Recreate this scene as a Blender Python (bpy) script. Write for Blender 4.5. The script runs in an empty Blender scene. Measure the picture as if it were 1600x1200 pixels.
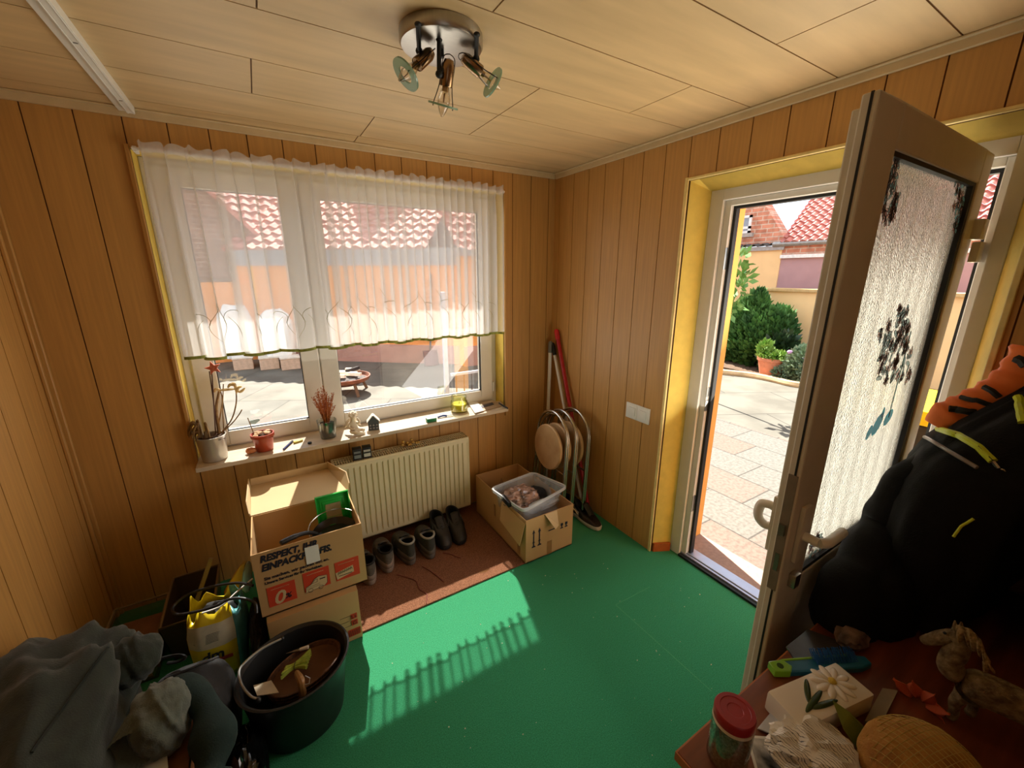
import bpy, bmesh, math, random
from mathutils import Vector, Matrix, noise
R = math.radians
random.seed(7)
S = bpy.context.scene
COL = S.collection

# ------------------------------------------------------------------ camera
CAM = Vector((0, 0, 1.6)); PITCH = R(15.19); YAW = R(31.294); FPX = 633.5
cd = bpy.data.cameras.new('camera'); cam = bpy.data.objects.new('camera', cd); COL.objects.link(cam)
cd.sensor_width = 36; cd.sensor_fit = 'HORIZONTAL'; cd.lens = FPX / 1600 * 36; cd.clip_start = .02; cd.clip_end = 200
cam.location = CAM; cam.rotation_euler = (R(90) - PITCH, 0, -YAW)
S.camera = cam

# ------------------------------------------------------------------ light, sky, exposure
S.view_settings.view_transform = 'Standard'; S.view_settings.look = 'None'
S.view_settings.gamma = 1; S.view_settings.use_curve_mapping = False
S.view_settings.exposure = 0.0
w = bpy.data.worlds.new('sky'); S.world = w; w.use_nodes = True
bg = w.node_tree.nodes['Background']; bg.inputs[0].default_value = (.80, .89, 1, 1); bg.inputs[1].default_value = 1.85

def lamp(name, kind, loc, rot, energy, color=(1, 1, 1), size=None, angle=None, spread=None):
    l = bpy.data.lights.new(name, kind); l.energy = energy; l.color = color
    if size: l.shape = 'RECTANGLE'; l.size, l.size_y = size
    if angle: l.angle = angle
    if spread: l.spread = spread
    o = bpy.data.objects.new(name, l); o.location = loc; o.rotation_euler = rot; COL.objects.link(o); return o
sd = Vector((-.283, -1, -1.25)).normalized()
sun = lamp('sun', 'SUN', (3, 9, 10), sd.to_track_quat('-Z', 'Y').to_euler(), 20.0, (1, .95, .86), angle=R(.6))
def aim(x, y, z): return Vector((x, y, z)).to_track_quat('-Z', 'Y').to_euler()
lamp('window_fill', 'AREA', (.5, 2.62, 1.36), aim(0, -1, .55), 10.5, (1, .95, .87), size=(1.6, 1.25))  # added area lamp, boosts the daylight coming through the window
lamp('door_fill', 'AREA', (1.95, .80, 1.0), aim(-1, .1, .95), 17.5, (1, .94, .84), size=(.84, 1.85))  # added area lamp tilted upward, boosts daylight and patio bounce from the doorway
lamp('hall_fill', 'AREA', (-.1, -1.15, 1.5), aim(.45, 1, .5), 1.4, (1, .95, .88), size=(.8, 1.4))  # added soft fill behind the camera, no known source there

# ------------------------------------------------------------------ pixel helpers (photo pixel -> point on a plane of the place)
FW = Vector((math.sin(YAW) * math.cos(PITCH), math.cos(YAW) * math.cos(PITCH), -math.sin(PITCH)))
RT = Vector((math.cos(YAW), -math.sin(YAW), 0)); UP = RT.cross(FW)
def ray(x, y): return FW + RT * ((x - 800) / FPX) - UP * ((y - 600) / FPX)
def at_x(x, y, X): d = ray(x, y); return CAM + d * (X / d.x)
def at_y(x, y, Y): d = ray(x, y); return CAM + d * (Y / d.y)
def at_z(x, y, Z): d = ray(x, y); return CAM + d * ((Z - CAM.z) / d.z)

# ------------------------------------------------------------------ materials
def lin(c):
    c = c / 255
    return c / 12.92 if c <= .04045 else ((c + .055) / 1.055) ** 2.4
def rgb(h):
    if isinstance(h, str): h = [int(h[i:i + 2], 16) for i in (0, 2, 4)]
    return tuple(lin(c) for c in h) + (1,)
MATS = {}
def mat(name, color, rough=.6, metal=0, var=.12, scale=20, stretch=(1, 1, 1), bump=0, bscale=None, spec=.5, color2=None, trans=0, sheen=0, detail=4, alpha=1):
    if name in MATS: return MATS[name]
    m = bpy.data.materials.new(name); m.use_nodes = True; nt = m.node_tree; N = nt.nodes; L = nt.links
    b = N['Principled BSDF']; b.inputs['Roughness'].default_value = rough; b.inputs['Metallic'].default_value = metal
    b.inputs['Specular IOR Level'].default_value = spec
    if trans: b.inputs['Transmission Weight'].default_value = trans
    if sheen: b.inputs['Sheen Weight'].default_value = sheen
    if alpha < 1: b.inputs['Alpha'].default_value = alpha
    tc = N.new('ShaderNodeTexCoord'); mp = N.new('ShaderNodeMapping'); mp.inputs['Scale'].default_value = stretch
    nz = N.new('ShaderNodeTexNoise'); nz.inputs['Scale'].default_value = scale; nz.inputs['Detail'].default_value = detail
    L.new(tc.outputs['Object'], mp.inputs[0]); L.new(mp.outputs[0], nz.inputs['Vector'])
    rp = N.new('ShaderNodeValToRGB'); c = rgb(color)
    c2 = rgb(color2) if color2 else tuple(x * (1 - var) for x in c[:3]) + (1,)
    c1 = c if color2 else tuple(min(1, x * (1 + var)) for x in c[:3]) + (1,)
    rp.color_ramp.elements[0].color = c2; rp.color_ramp.elements[1].color = c1
    rp.color_ramp.elements[0].position = .32; rp.color_ramp.elements[1].position = .68
    L.new(nz.outputs['Fac'], rp.inputs[0]); L.new(rp.outputs[0], b.inputs['Base Color'])
    if bump:
        n2 = N.new('ShaderNodeTexNoise'); n2.inputs['Scale'].default_value = bscale or scale; n2.inputs['Detail'].default_value = 3
        L.new(mp.outputs[0], n2.inputs['Vector'])
        bp = N.new('ShaderNodeBump'); bp.inputs['Strength'].default_value = bump; bp.inputs['Distance'].default_value = .004
        L.new(n2.outputs['Fac'], bp.inputs['Height']); L.new(bp.outputs[0], b.inputs['Normal'])
    MATS[name] = m; return m
def thin_glass(name, tint=(1, 1, 1), gloss=.07, rough=.02):
    if name in MATS: return MATS[name]
    m = bpy.data.materials.new(name); m.use_nodes = True; nt = m.node_tree; N = nt.nodes; L = nt.links
    N.remove(N['Principled BSDF']); out = N['Material Output']
    t = N.new('ShaderNodeBsdfTransparent'); t.inputs[0].default_value = (*tint, 1)
    g = N.new('ShaderNodeBsdfGlossy'); g.inputs['Roughness'].default_value = rough
    fr = N.new('ShaderNodeLayerWeight'); fr.inputs[0].default_value = .25
    mt = N.new('ShaderNodeMath'); mt.operation = 'MULTIPLY_ADD'; mt.inputs[1].default_value = .5; mt.inputs[2].default_value = gloss
    mx = N.new('ShaderNodeMixShader')
    L.new(fr.outputs['Fresnel'], mt.inputs[0]); L.new(mt.outputs[0], mx.inputs[0]); L.new(t.outputs[0], mx.inputs[1]); L.new(g.outputs[0], mx.inputs[2])
    L.new(mx.outputs[0], out.inputs[0]); MATS[name] = m; return m
def sheer(name, color=(.9, .9, .9), opacity=.5, transl=.6, weave=True):
    if name in MATS: return MATS[name]
    m = bpy.data.materials.new(name); m.use_nodes = True; nt = m.node_tree; N = nt.nodes; L = nt.links
    N.remove(N['Principled BSDF']); out = N['Material Output']
    t = N.new('ShaderNodeBsdfTransparent'); d = N.new('ShaderNodeBsdfDiffuse'); tr = N.new('ShaderNodeBsdfTranslucent')
    d.inputs[0].default_value = tr.inputs[0].default_value = (*color, 1)
    a = N.new('ShaderNodeMixShader'); a.inputs[0].default_value = transl
    L.new(d.outputs[0], a.inputs[1]); L.new(tr.outputs[0], a.inputs[2])
    mx = N.new('ShaderNodeMixShader'); mx.inputs[0].default_value = opacity
    if weave:
        tc = N.new('ShaderNodeTexCoord'); nz = N.new('ShaderNodeTexNoise'); nz.inputs['Scale'].default_value = 25
        L.new(tc.outputs['Object'], nz.inputs['Vector'])
        mr = N.new('ShaderNodeMapRange'); mr.inputs[1].default_value = .3; mr.inputs[2].default_value = .7
        mr.inputs[3].default_value = opacity - .05; mr.inputs[4].default_value = opacity + .05
        L.new(nz.outputs['Fac'], mr.inputs[0]); L.new(mr.outputs[0], mx.inputs[0])
    L.new(t.outputs[0], mx.inputs[1]); L.new(a.outputs[0], mx.inputs[2]); L.new(mx.outputs[0], out.inputs[0])
    MATS[name] = m; return m
def brick_mat(name, c1, c2, mortar, bw, bh, ms, rot=(0, 0, 0), loc=(0, 0, 0), rough=.85, speck=0, offset=.5, bump=.3):
    m = bpy.data.materials.new(name); m.use_nodes = True; nt = m.node_tree; N = nt.nodes; L = nt.links
    b = N['Principled BSDF']; b.inputs['Roughness'].default_value = rough
    tc = N.new('ShaderNodeTexCoord'); mp = N.new('ShaderNodeMapping'); mp.inputs['Rotation'].default_value = rot; mp.inputs['Location'].default_value = loc
    br = N.new('ShaderNodeTexBrick'); br.inputs['Scale'].default_value = 1; br.inputs['Brick Width'].default_value = bw; br.inputs['Row Height'].default_value = bh
    br.inputs['Mortar Size'].default_value = ms; br.inputs['Color1'].default_value = rgb(c1); br.inputs['Color2'].default_value = rgb(c2); br.inputs['Mortar'].default_value = rgb(mortar); br.offset = offset
    L.new(tc.outputs['Object'], mp.inputs[0]); L.new(mp.outputs[0], br.inputs['Vector'])
    nz = N.new('ShaderNodeTexNoise'); nz.inputs['Scale'].default_value = speck or 3; nz.inputs['Detail'].default_value = 4
    L.new(tc.outputs['Object'], nz.inputs['Vector'])
    rp = N.new('ShaderNodeValToRGB'); rp.color_ramp.elements[0].position = .35; rp.color_ramp.elements[1].position = .6
    rp.color_ramp.elements[0].color = (.62, .6, .58, 1); rp.color_ramp.elements[1].color = (1, 1, 1, 1)
    L.new(nz.outputs['Fac'], rp.inputs[0])
    mx = N.new('ShaderNodeMix'); mx.data_type = 'RGBA'; mx.blend_type = 'MULTIPLY'; mx.inputs[0].default_value = .8
    L.new(br.outputs['Color'], mx.inputs[6]); L.new(rp.outputs[0], mx.inputs[7]); L.new(mx.outputs[2], b.inputs['Base Color'])
    if bump:
        bp = N.new('ShaderNodeBump'); bp.inputs['Strength'].default_value = bump; bp.inputs['Distance'].default_value = .01; bp.invert = True
        L.new(br.outputs['Fac'], bp.inputs['Height']); L.new(bp.outputs[0], b.inputs['Normal'])
    MATS[name] = m; return m

# ------------------------------------------------------------------ mesh builder
def wloc(o):
    v = Vector((0, 0, 0))
    while o: v += o.location; o = o.parent
    return v
class MB:
    def __init__(s): s.bm = bmesh.new()
    def poly(s, pts):
        try: return s.bm.faces.new([s.bm.verts.new(p) for p in pts])
        except ValueError: pass
    def box(s, x0, x1, y0, y1, z0, z1, mtx=None, bev=0):
        c = [(x, y, z) for z in (z0, z1) for y in (y0, y1) for x in (x0, x1)]
        vs = [s.bm.verts.new(mtx @ Vector(p) if mtx else p) for p in c]
        fs = [s.bm.faces.new([vs[i] for i in q]) for q in ((0, 2, 3, 1), (4, 5, 7, 6), (0, 1, 5, 4), (2, 6, 7, 3), (0, 4, 6, 2), (1, 3, 7, 5))]
        if bev:
            es = list({e for f in fs for e in f.edges})
            bmesh.ops.bevel(s.bm, geom=es, offset=bev, segments=2, profile=.6, affect='EDGES')
        return s
    def tube(s, pts, r, n=8, closed=False, cap=True):
        pts = [Vector(p) for p in pts]; k = len(pts); rs = r if isinstance(r, (list, tuple)) else [r] * k
        rings = []; prev = None
        for i, p in enumerate(pts):
            a = pts[(i - 1) % k] if (closed or i > 0) else p; b = pts[(i + 1) % k] if (closed or i < k - 1) else p
            t = (b - a)
            t = t.normalized() if t.length > 1e-9 else Vector((0, 0, 1))
            if prev is None: u = t.orthogonal().normalized()
            else:
                u = prev - t * prev.dot(t); u = u.normalized() if u.length > 1e-6 else t.orthogonal().normalized()
            prev = u; v = t.cross(u)
            rings.append([s.bm.verts.new(p + (u * math.cos(2 * math.pi * j / n) + v * math.sin(2 * math.pi * j / n)) * rs[i]) for j in range(n)])
        for i in range(k if closed else k - 1):
            A, B = rings[i], rings[(i + 1) % k]
            for j in range(n): s.bm.faces.new((A[j], A[(j + 1) % n], B[(j + 1) % n], B[j]))
        if cap and not closed:
            s.bm.faces.new(rings[0][::-1]); s.bm.faces.new(rings[-1])
        return s
    def lathe(s, prof, n=28, mtx=None, closed=False):
        mtx = mtx or Matrix(); rings = []
        for r, z in prof:
            rings.append([s.bm.verts.new(mtx @ Vector((r * math.cos(2 * math.pi * j / n), r * math.sin(2 * math.pi * j / n), z))) for j in range(n)] if r > 1e-6 else [s.bm.verts.new(mtx @ Vector((0, 0, z)))])
        pr = list(zip(rings, rings[1:])) + ([(rings[-1], rings[0])] if closed else [])
        for A, B in pr:
            for j in range(n):
                q = [A[j % len(A)], A[(j + 1) % len(A)], B[(j + 1) % len(B)], B[j % len(B)]]
                u = list(dict.fromkeys(q))
                if len(u) > 2:
                    try: s.bm.faces.new(u)
                    except ValueError: pass
        return s
    def prism(s, poly, z0, z1, mtx=None):
        mtx = mtx or Matrix()
        a = [s.bm.verts.new(mtx @ Vector((x, y, z0))) for x, y in poly]; b = [s.bm.verts.new(mtx @ Vector((x, y, z1))) for x, y in poly]
        k = len(poly); s.bm.faces.new(a[::-1]); s.bm.faces.new(b)
        for i in range(k): s.bm.faces.new((a[i], a[(i + 1) % k], b[(i + 1) % k], b[i]))
        return s
    def sheet(s, fn, nu, nv, cu=False):
        g = [[s.bm.verts.new(fn(i / nu, j / nv)) for j in range(nv + 1)] for i in range(nu if cu else nu + 1)]
        for i in range(nu):
            for j in range(nv):
                A, B = g[i], g[(i + 1) % len(g)]
                s.bm.faces.new((A[j], B[j], B[j + 1], A[j + 1]))
        return s
    def loft(s, rings, cap=True):
        rr = [[s.bm.verts.new(p) for p in r] for r in rings]; n = len(rr[0])
        for A, B in zip(rr, rr[1:]):
            for j in range(n): s.bm.faces.new((A[j], A[(j + 1) % n], B[(j + 1) % n], B[j]))
        if cap:
            s.bm.faces.new(rr[0][::-1]); s.bm.faces.new(rr[-1])
        return s
    def blob(s, c, rad, amp=.15, freq=2.5, seed=0, sub=4, flat=None, mtx=None, ridge=True, power=1):
        t = bmesh.new(); bmesh.ops.create_icosphere(t, subdivisions=sub, radius=1)
        c = Vector(c); mp = {}
        for v in t.verts:
            d = v.co.normalized(); q = d * freq + Vector((seed * 7.3, seed * 3.1, seed))
            k = noise.fractal(q, 1, 2, 3)
            if ridge: k = .6 * k + .8 * (1 - 2 * abs(noise.noise(q * 1.3 + Vector((5, 5, 5))))) - .3
            if power != 1: d = Vector([math.copysign(abs(x) ** power, x) for x in d])
            p = Vector((d.x * rad[0], d.y * rad[1], d.z * rad[2])) * (1 + amp * k)
            if mtx: p = mtx @ p
            p += c
            if flat is not None and p.z < flat: p.z = flat
            mp[v] = s.bm.verts.new(p)
        for f in t.faces: s.bm.faces.new([mp[v] for v in f.verts])
        t.free(); return s
    def add(s, mesh, mtx=None):
        vs = [s.bm.verts.new(mtx @ v.co if mtx else v.co) for v in mesh.vertices]
        for p in mesh.polygons:
            try: s.bm.faces.new([vs[i] for i in p.vertices])
            except ValueError: pass
        return s
    def build(s, name, m, parent=None, loc=None, smooth=38, bev=0, solid=0, sub=0, kind=None, doubles=True):
        bm = s.bm
        if doubles: bmesh.ops.remove_doubles(bm, verts=bm.verts, dist=1e-5)
        bmesh.ops.recalc_face_normals(bm, faces=bm.faces)
        org = wloc(parent) if parent else Vector(loc or (0, 0, 0))
        bmesh.ops.translate(bm, verts=bm.verts, vec=-org)
        for e in bm.edges:
            if smooth and len(e.link_faces) == 2: e.smooth = e.calc_face_angle(0) < R(smooth)
        for f in bm.faces: f.smooth = bool(smooth)
        me = bpy.data.meshes.new(name); bm.to_mesh(me); bm.free()
        o = bpy.data.objects.new(name, me); COL.objects.link(o)
        for x in (m if isinstance(m, (list, tuple)) else [m]): me.materials.append(x)
        if parent: o.parent = parent
        else: o.location = org
        if bev:
            d = o.modifiers.new('bevel', 'BEVEL'); d.width = bev; d.segments = 2; d.limit_method = 'ANGLE'; d.angle_limit = R(40)
        if solid:
            d = o.modifiers.new('solid', 'SOLIDIFY'); d.thickness = solid; d.offset = 0
        if sub:
            d = o.modifiers.new('sub', 'SUBSURF'); d.levels = d.render_levels = sub
        if kind: o['kind'] = kind
        return o
def tag(o, label, cat, group=None, kind=None):
    o['label'] = label; o['category'] = cat
    if group: o['group'] = group
    if kind: o['kind'] = kind
    return o
def thing(name, label, cat, loc=(0, 0, 0), group=None):
    o = bpy.data.objects.new(name, None); o.empty_display_size = .05; o.location = loc; COL.objects.link(o)
    return tag(o, label, cat, group)
def struct(name, loc=(0, 0, 0)):
    o = bpy.data.objects.new(name, None); o.location = loc; COL.objects.link(o); o['kind'] = 'structure'; return o
def copy_tree(o, parent=None):
    c = o.copy(); COL.objects.link(c)
    if parent: c.parent = parent
    for ch in list(o.children): copy_tree(ch, c)
    return c
def T(x=0, y=0, z=0): return Matrix.Translation((x, y, z))
def RX(a): return Matrix.Rotation(R(a), 4, 'X')
def RY(a): return Matrix.Rotation(R(a), 4, 'Y')
def RZ(a): return Matrix.Rotation(R(a), 4, 'Z')
def align(p, d, up=None):
    d = Vector(d).normalized(); return Matrix.Translation(p) @ d.to_track_quat('Z', 'Y').to_matrix().to_4x4()
def text_mesh(txt, size, shear=0, bold=0, ext=.0005, sx=1):
    c = bpy.data.curves.new('lettering', 'FONT'); c.body = txt; c.size = size; c.shear = shear; c.offset = bold; c.extrude = ext
    c.resolution_u = 3
    o = bpy.data.objects.new('lettering', c); COL.objects.link(o)
    me = bpy.data.meshes.new_from_object(o.evaluated_get(bpy.context.evaluated_depsgraph_get()))
    bpy.data.objects.remove(o); bpy.data.curves.remove(c)
    if sx != 1:
        for v in me.vertices: v.co.x *= sx
    return me
def smoothpath(pts, n=8):
    pts = [Vector(p) for p in pts]; out = []
    P = [pts[0]] + pts + [pts[-1]]
    for i in range(1, len(P) - 2):
        a, b, c, d = P[i - 1:i + 3]
        for k in range(n):
            t = k / n
            out.append(.5 * ((2 * b) + (c - a) * t + (2 * a - 5 * b + 4 * c - d) * t * t + (3 * b - a - 3 * c + d) * t ** 3))
    out.append(pts[-1]); return out

# shared materials
board = mat('oak_board', (194, 146, 80), rough=.45, var=.09, scale=11, stretch=(8, 8, .3), bump=.05)
groove = mat('board_groove', (96, 54, 20), rough=.8)
ceilb = mat('maple_ceiling_panel', (208, 178, 130), rough=.5, var=.10, scale=2.2, stretch=(1, 7, 1), detail=6)
cgroove = mat('ceiling_groove', (112, 78, 44), rough=.8)
pvc = mat('white_pvc', (228, 224, 214), rough=.35, var=.02)
plaster = mat('yellow_plaster', (226, 196, 92), rough=.85, var=.06, bump=.15, bscale=90)
gasket = mat('black_gasket', (20, 20, 20), rough=.6)
card = mat('brown_cardboard', (190, 150, 98), rough=.85, var=.05, scale=3)
card_in = mat('cardboard_inside', (206, 178, 134), rough=.85, var=.05, scale=3)
black_pl = mat('black_plastic', (22, 23, 24), rough=.45)
chrome = mat('chrome_tube', (190, 188, 180), rough=.22, metal=1, var=.02)
steel = mat('brushed_steel', (176, 172, 164), rough=.32, metal=1, var=.06, scale=30, stretch=(1, 12, 1))
white_pl = mat('white_plastic', (235, 233, 225), rough=.4, var=.02)

# ================================================================== the room
XL, XR, YB, YR, ZC = -.806, 1.784, 2.379, -1.35, 2.239
WX0, WX1, WZ0, WZ1 = -.372, 1.385, .69, 2.092           # window opening
FX0, FX1 = 1.9, 1.972
DY0, DY1, DZ1 = .27, 1.345, 2.02                        # door opening
# floor
carpet = mat('green_carpet', (66, 164, 114), rough=1, color2=(44, 126, 84), scale=260, bump=.9, bscale=420, spec=.05, sheen=.1)
fl = MB().box(XL - .1, XR + .12, YR, YB + .1, -.04, 0).build('floor', carpet, smooth=0, kind='structure')
seam = mat('carpet_seam', (96, 176, 120), rough=1)
sm = MB()
for a, b in (((962, 945), (1112, 1080)), ((962, 945), (1015, 917))):
    p, q = at_z(*a, .0005), at_z(*b, .0005); d = (q - p).normalized(); n = Vector((-d.y, d.x, 0)) * .0009
    sm.poly([p - n, q - n, q + n, p + n])
sm.build('carpet_seam', seam, fl, smooth=0)

def boards(name, axis, fixed, rng, zr, start, step, holes, face, thick=.012):
    """tongue-and-groove panelling; axis 'x' runs along X at Y=fixed, 'y' along Y at X=fixed"""
    b, g = MB(), MB()
    gap = .0022
    lo, hi = rng
    k = math.floor((lo - start) / step)
    def put(mb, a0, a1, z0, z1, d0, d1):
        if axis == 'x': mb.box(a0, a1, min(d0, d1), max(d0, d1), z0, z1)
        else: mb.box(min(d0, d1), max(d0, d1), a0, a1, z0, z1)
    while start + k * step < hi:
        a0, a1 = max(lo, start + k * step + gap), min(hi, start + (k + 1) * step - gap); k += 1
        if a1 - a0 < .004: continue
        cuts = [(a0, a1, zr[0], zr[1])]
        for (h0, h1, hz0, hz1) in holes:
            new = []
            for (c0, c1, z0, z1) in cuts:
                if c1 <= h0 or c0 >= h1: new.append((c0, c1, z0, z1)); continue
                if c0 < h0: new.append((c0, h0, z0, z1))
                if c1 > h1: new.append((h1, c1, z0, z1))
                m0, m1 = max(c0, h0), min(c1, h1)
                if hz0 > z0: new.append((m0, m1, z0, hz0))
                if hz1 < z1: new.append((m0, m1, hz1, z1))
            cuts = new
        for (c0, c1, z0, z1) in cuts:
            put(b, c0, c1, z0, z1, fixed, fixed + face * thick)
    cuts = [(lo, hi, zr[0], zr[1])]
    for (h0, h1, hz0, hz1) in holes:
        new = []
        for (c0, c1, z0, z1) in cuts:
            if c0 < h0: new.append((c0, h0, z0, z1))
            if c1 > h1: new.append((h1, c1, z0, z1))
            if hz0 > z0: new.append((h0, h1, z0, hz0))
            if hz1 < z1: new.append((h0, h1, hz1, z1))
        cuts = new
    for (c0, c1, z0, z1) in cuts: put(g, c0, c1, z0, z1, fixed + face * .004, fixed + face * .0135)
    o = b.build(name, board, smooth=0, kind='structure')
    g.build('groove_backing', groove, o, smooth=0)
    return o
boards('wall_back', 'x', YB, (XL - .1, XR + .1), (0, ZC), .0454, .1405, [(WX0, WX1, WZ0 - .03, WZ1)], 1)
boards('wall_right', 'y', XR, (YR, YB), (0, ZC), 1.3508, .1388, [(DY0, DY1, -.01, DZ1)], 1)
boards('wall_left', 'y', XL, (YR, YB), (0, ZC), 2.30, .1400, [], -1)
boards('wall_rear', 'x', -.32, (.62, XR), (0, ZC), .62, .1400, [], -1)
MB().box(XL, .75, YR - .05, YR, 0, ZC).box(.62, .70, YR, -.41, 0, ZC).build('wall_hall', board, smooth=0, kind='structure')
# ceiling: panels .288 deep laid across the room, butt joints staggered
c, g = MB(), MB()
gp = .0022; rows = [2.257 - .2937 * i for i in range(-1, 13)]
joints = [.507, .957, .075, .957, 1.40, .60, .05, .9, .4, 1.2, .1, .8, .3, .7]
for i, y1 in enumerate(rows):
    y0 = y1 - .2937
    if y1 < YR: break
    js = sorted(j for j in (joints[i] + k * 1.32 for k in (-2, -1, 0, 1)) if XL < j < XR)
    if i == 1: js = sorted(set(js + [.957 - .44]))
    if i == 1: js = [.515]
    if i == 2: js = [.075, .953]
    if i == 3: js = [.953]
    if i == 3: js = [-.49, .953, ]
    if i == 4: js = [.09, 1.40]
    xs = [XL] + js + [XR]
    for a, b in zip(xs, xs[1:]): c.box(a + gp, b - gp, max(y0, YR) + gp, min(y1, YB) - gp, ZC, ZC + .01)
g.box(XL - .1, XR + .1, YR, YB + .1, ZC + .003, ZC + .08)
ce = c.build('ceiling', ceilb, smooth=0, kind='structure'); g.build('groove_backing', cgroove, ce, smooth=0)
# cornice strips
corn = mat('pale_cornice', (214, 192, 150), rough=.5, var=.05)
def strip(name, pts, prof, m): pass
MB().box(XL, XR - .01, YB - .012, YB, ZC - .034, ZC).box(XL, XR - .01, YB - .022, YB, ZC - .008, ZC).build('trim_1', corn, bev=.003, kind='structure')
MB().box(XR - .012, XR, YR, YB - .012, ZC - .034, ZC).box(XR - .022, XR, YR, YB - .012, ZC - .008, ZC).build('trim_2', corn, bev=.003, kind='structure')
# left corner moulding
MB().box(XL, XL + .028, YB - .014, YB, 0, ZC - .034).box(XL, XL + .014, YB - .03, YB - .014, 0, ZC - .034).build('trim_3', board, bev=.004, kind='structure')
# wood edging of the window recess
e = MB()
e.box(WX0 - .016, WX0, YB - .012, YB + .004, WZ0 - .03, WZ1 + .014).box(WX1, WX1 + .016, YB - .012, YB + .004, WZ0 - .07, WZ1 + .014).box(WX0, WX1, YB - .006, YB + .004, WZ1, WZ1 + .014)
e.build('trim_4', board, bev=.003, kind='structure')
# door recess edging (thin pale bead) and the terracotta skirting in the recess
e = MB().box(XR - .008, XR + .004, DY1, DY1 + .016, 0, DZ1 + .014).box(XR - .008, XR + .004, DY0 - .016, DY0, 0, DZ1 + .014).box(XR - .008, XR + .004, DY0, DY1, DZ1, DZ1 + .012)
e.build('trim_5', mat('cream_bead', (236, 212, 140), rough=.6), bev=.003, kind='structure')
tile = mat('terracotta_skirting', (186, 92, 40), rough=.4)
MB().prism([(XR + .012, DY1), (XR + .012, DY1 - .012), (FX0 - .012, 1.288), (FX0 - .012, 1.30)], 0, .055).build('baseboard_door', tile, smooth=0, kind='structure')
# masonry around the openings: recess faces are plastered yellow inside, orange outside
orange = mat('orange_render', (246, 178, 92), rough=.9, var=.05, scale=6, bump=.1, bscale=120)
def recess(name, bx):
    m = MB()
    for q in bx: m.box(*q)
    return m.build(name, plaster, smooth=0, kind='structure')
recess('wall_recess_window', [(WX0 - .3, WX0, YB + .014, 2.56, .0, 2.6), (WX1, WX1 + .4, YB + .014, 2.56, 0, 2.6), (WX0, WX1, YB + .014, 2.56, WZ1, 2.6), (WX0, WX1, YB + .014, 2.56, 0, WZ0 - .03)])
m = MB().prism([(XR + .014, DY1), (FX0, 1.30), (1.97, 1.30), (1.97, YB + .1), (XR + .014, YB + .1)], 0, 2.6)
m.prism([(XR + .014, DY0), (FX0, .313), (1.97, .313), (1.97, -.4), (XR + .014, -.4)], 0, 2.6)
m.prism([(XR + .014, DZ1), (FX0, 1.978), (1.97, 1.978), (1.97, 2.6), (XR + .014, 2.6)], -1.30, -.313, Matrix(((1, 0, 0, 0), (0, 0, -1, 0), (0, 1, 0, 0), (0, 0, 0, 1))))
m.prism([(XR + .014, DZ1), (FX0, 1.978), (1.97, 1.978), (1.97, 2.6), (XR + .014, 2.6)], -DY1, -DY0, Matrix(((1, 0, 0, 0), (0, 0, -1, 0), (0, 1, 0, 0), (0, 0, 0, 1))))
m.build('wall_recess_door', plaster, smooth=0, kind='structure')
m = MB().box(XL - .3, WX0 - .02, 2.56, 2.68, -.06, 2.7).box(WX1 + .02, 2.2, 2.56, 2.68, -.06, 2.7).box(WX0 - .02, WX1 + .02, 2.56, 2.68, WZ1 + .02, 2.7).box(WX0 - .02, WX1 + .02, 2.56, 2.68, -.06, WZ0 - .05)
m.box(1.97, 2.2, 1.30, 2.56, -.06, 2.7).box(1.97, 2.2, -1.4, .30, -.06, 2.7).box(1.97, 2.2, .30, 1.30, 1.955, 2.7)
m.build('wall_outside', orange, smooth=0, kind='structure')
MB().box(XL - .4, 2.2, YR - .1, 2.68, ZC + .1, ZC + .16).box(XL - .4, 2.2, 2.6, 3.06, ZC + .09, ZC + .16).build('roof_slab', groove, smooth=0, kind='structure')
MB().box(XL - .3, XL - .1, YR - .1, 2.56, 0, 2.5).box(XL - .3, XR, YR - .2, YR - .06, 0, 2.5).box(.7, XR + .2, YR, -.42, 0, 2.4).build('wall_core', groove, smooth=0, kind='structure')

# ---------------------------------------------------------------- window
win = struct('window_1', (.5, 2.5, WZ0))
FY0, FY1 = 2.492, 2.555
def rect_frame(mb, x0, x1, z0, z1, wl, wr, wb, wt, y0, y1):
    mb.box(x0, x0 + wl, y0, y1, z0, z1).box(x1 - wr, x1, y0, y1, z0, z1).box(x0 + wl, x1 - wr, y0, y1, z0, z0 + wb).box(x0 + wl, x1 - wr, y0, y1, z1 - wt, z1)
f = MB(); rect_frame(f, WX0, WX1, WZ0, WZ1, .05, .05, .045, .045, FY0 + .012, FY1); f.box(.215, .265, FY0 + .012, FY1, WZ0 + .045, WZ1 - .045)
f.build('window_frame', pvc, win, smooth=0, bev=.004)
glass = thin_glass('window_glass')
for x0, x1, gx0, gx1 in ((WX0 + .035, .237, -.243, .147), (.243, WX1 - .035, .335, 1.262)):
    s_ = MB(); rect_frame(s_, x0, x1, WZ0 + .03, WZ1 - .03, gx0 - x0, x1 - gx1, .795 - WZ0 - .03, WZ1 - .03 - 1.978, FY0, FY1 - .008)
    so = s_.build('window_sash', pvc, win, smooth=0, bev=.005)
    b_ = MB(); rect_frame(b_, gx0 - .001, gx1 + .001, .794, 1.979, .004, .004, .004, .004, FY0 + .012, FY0 + .03)
    b_.build('glazing_gasket', gasket, so, smooth=0)
    MB().box(gx0 - .006, gx1 + .006, FY0 + .020, FY0 + .024, .789, 1.984).build('window_pane', glass, so, smooth=0)
hg = MB()
for z in (.78, 1.95): hg.tube([(WX1 - .03, FY0 - .004, z), (WX1 - .03, FY0 - .004, z + .07)], .008)
hg.build('window_hinge', pvc, win)
sill_m = mat('grey_beige_marble_sill', (212, 196, 172), rough=.35, var=.15, scale=7, stretch=(1, 3, 3), detail=6)
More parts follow.
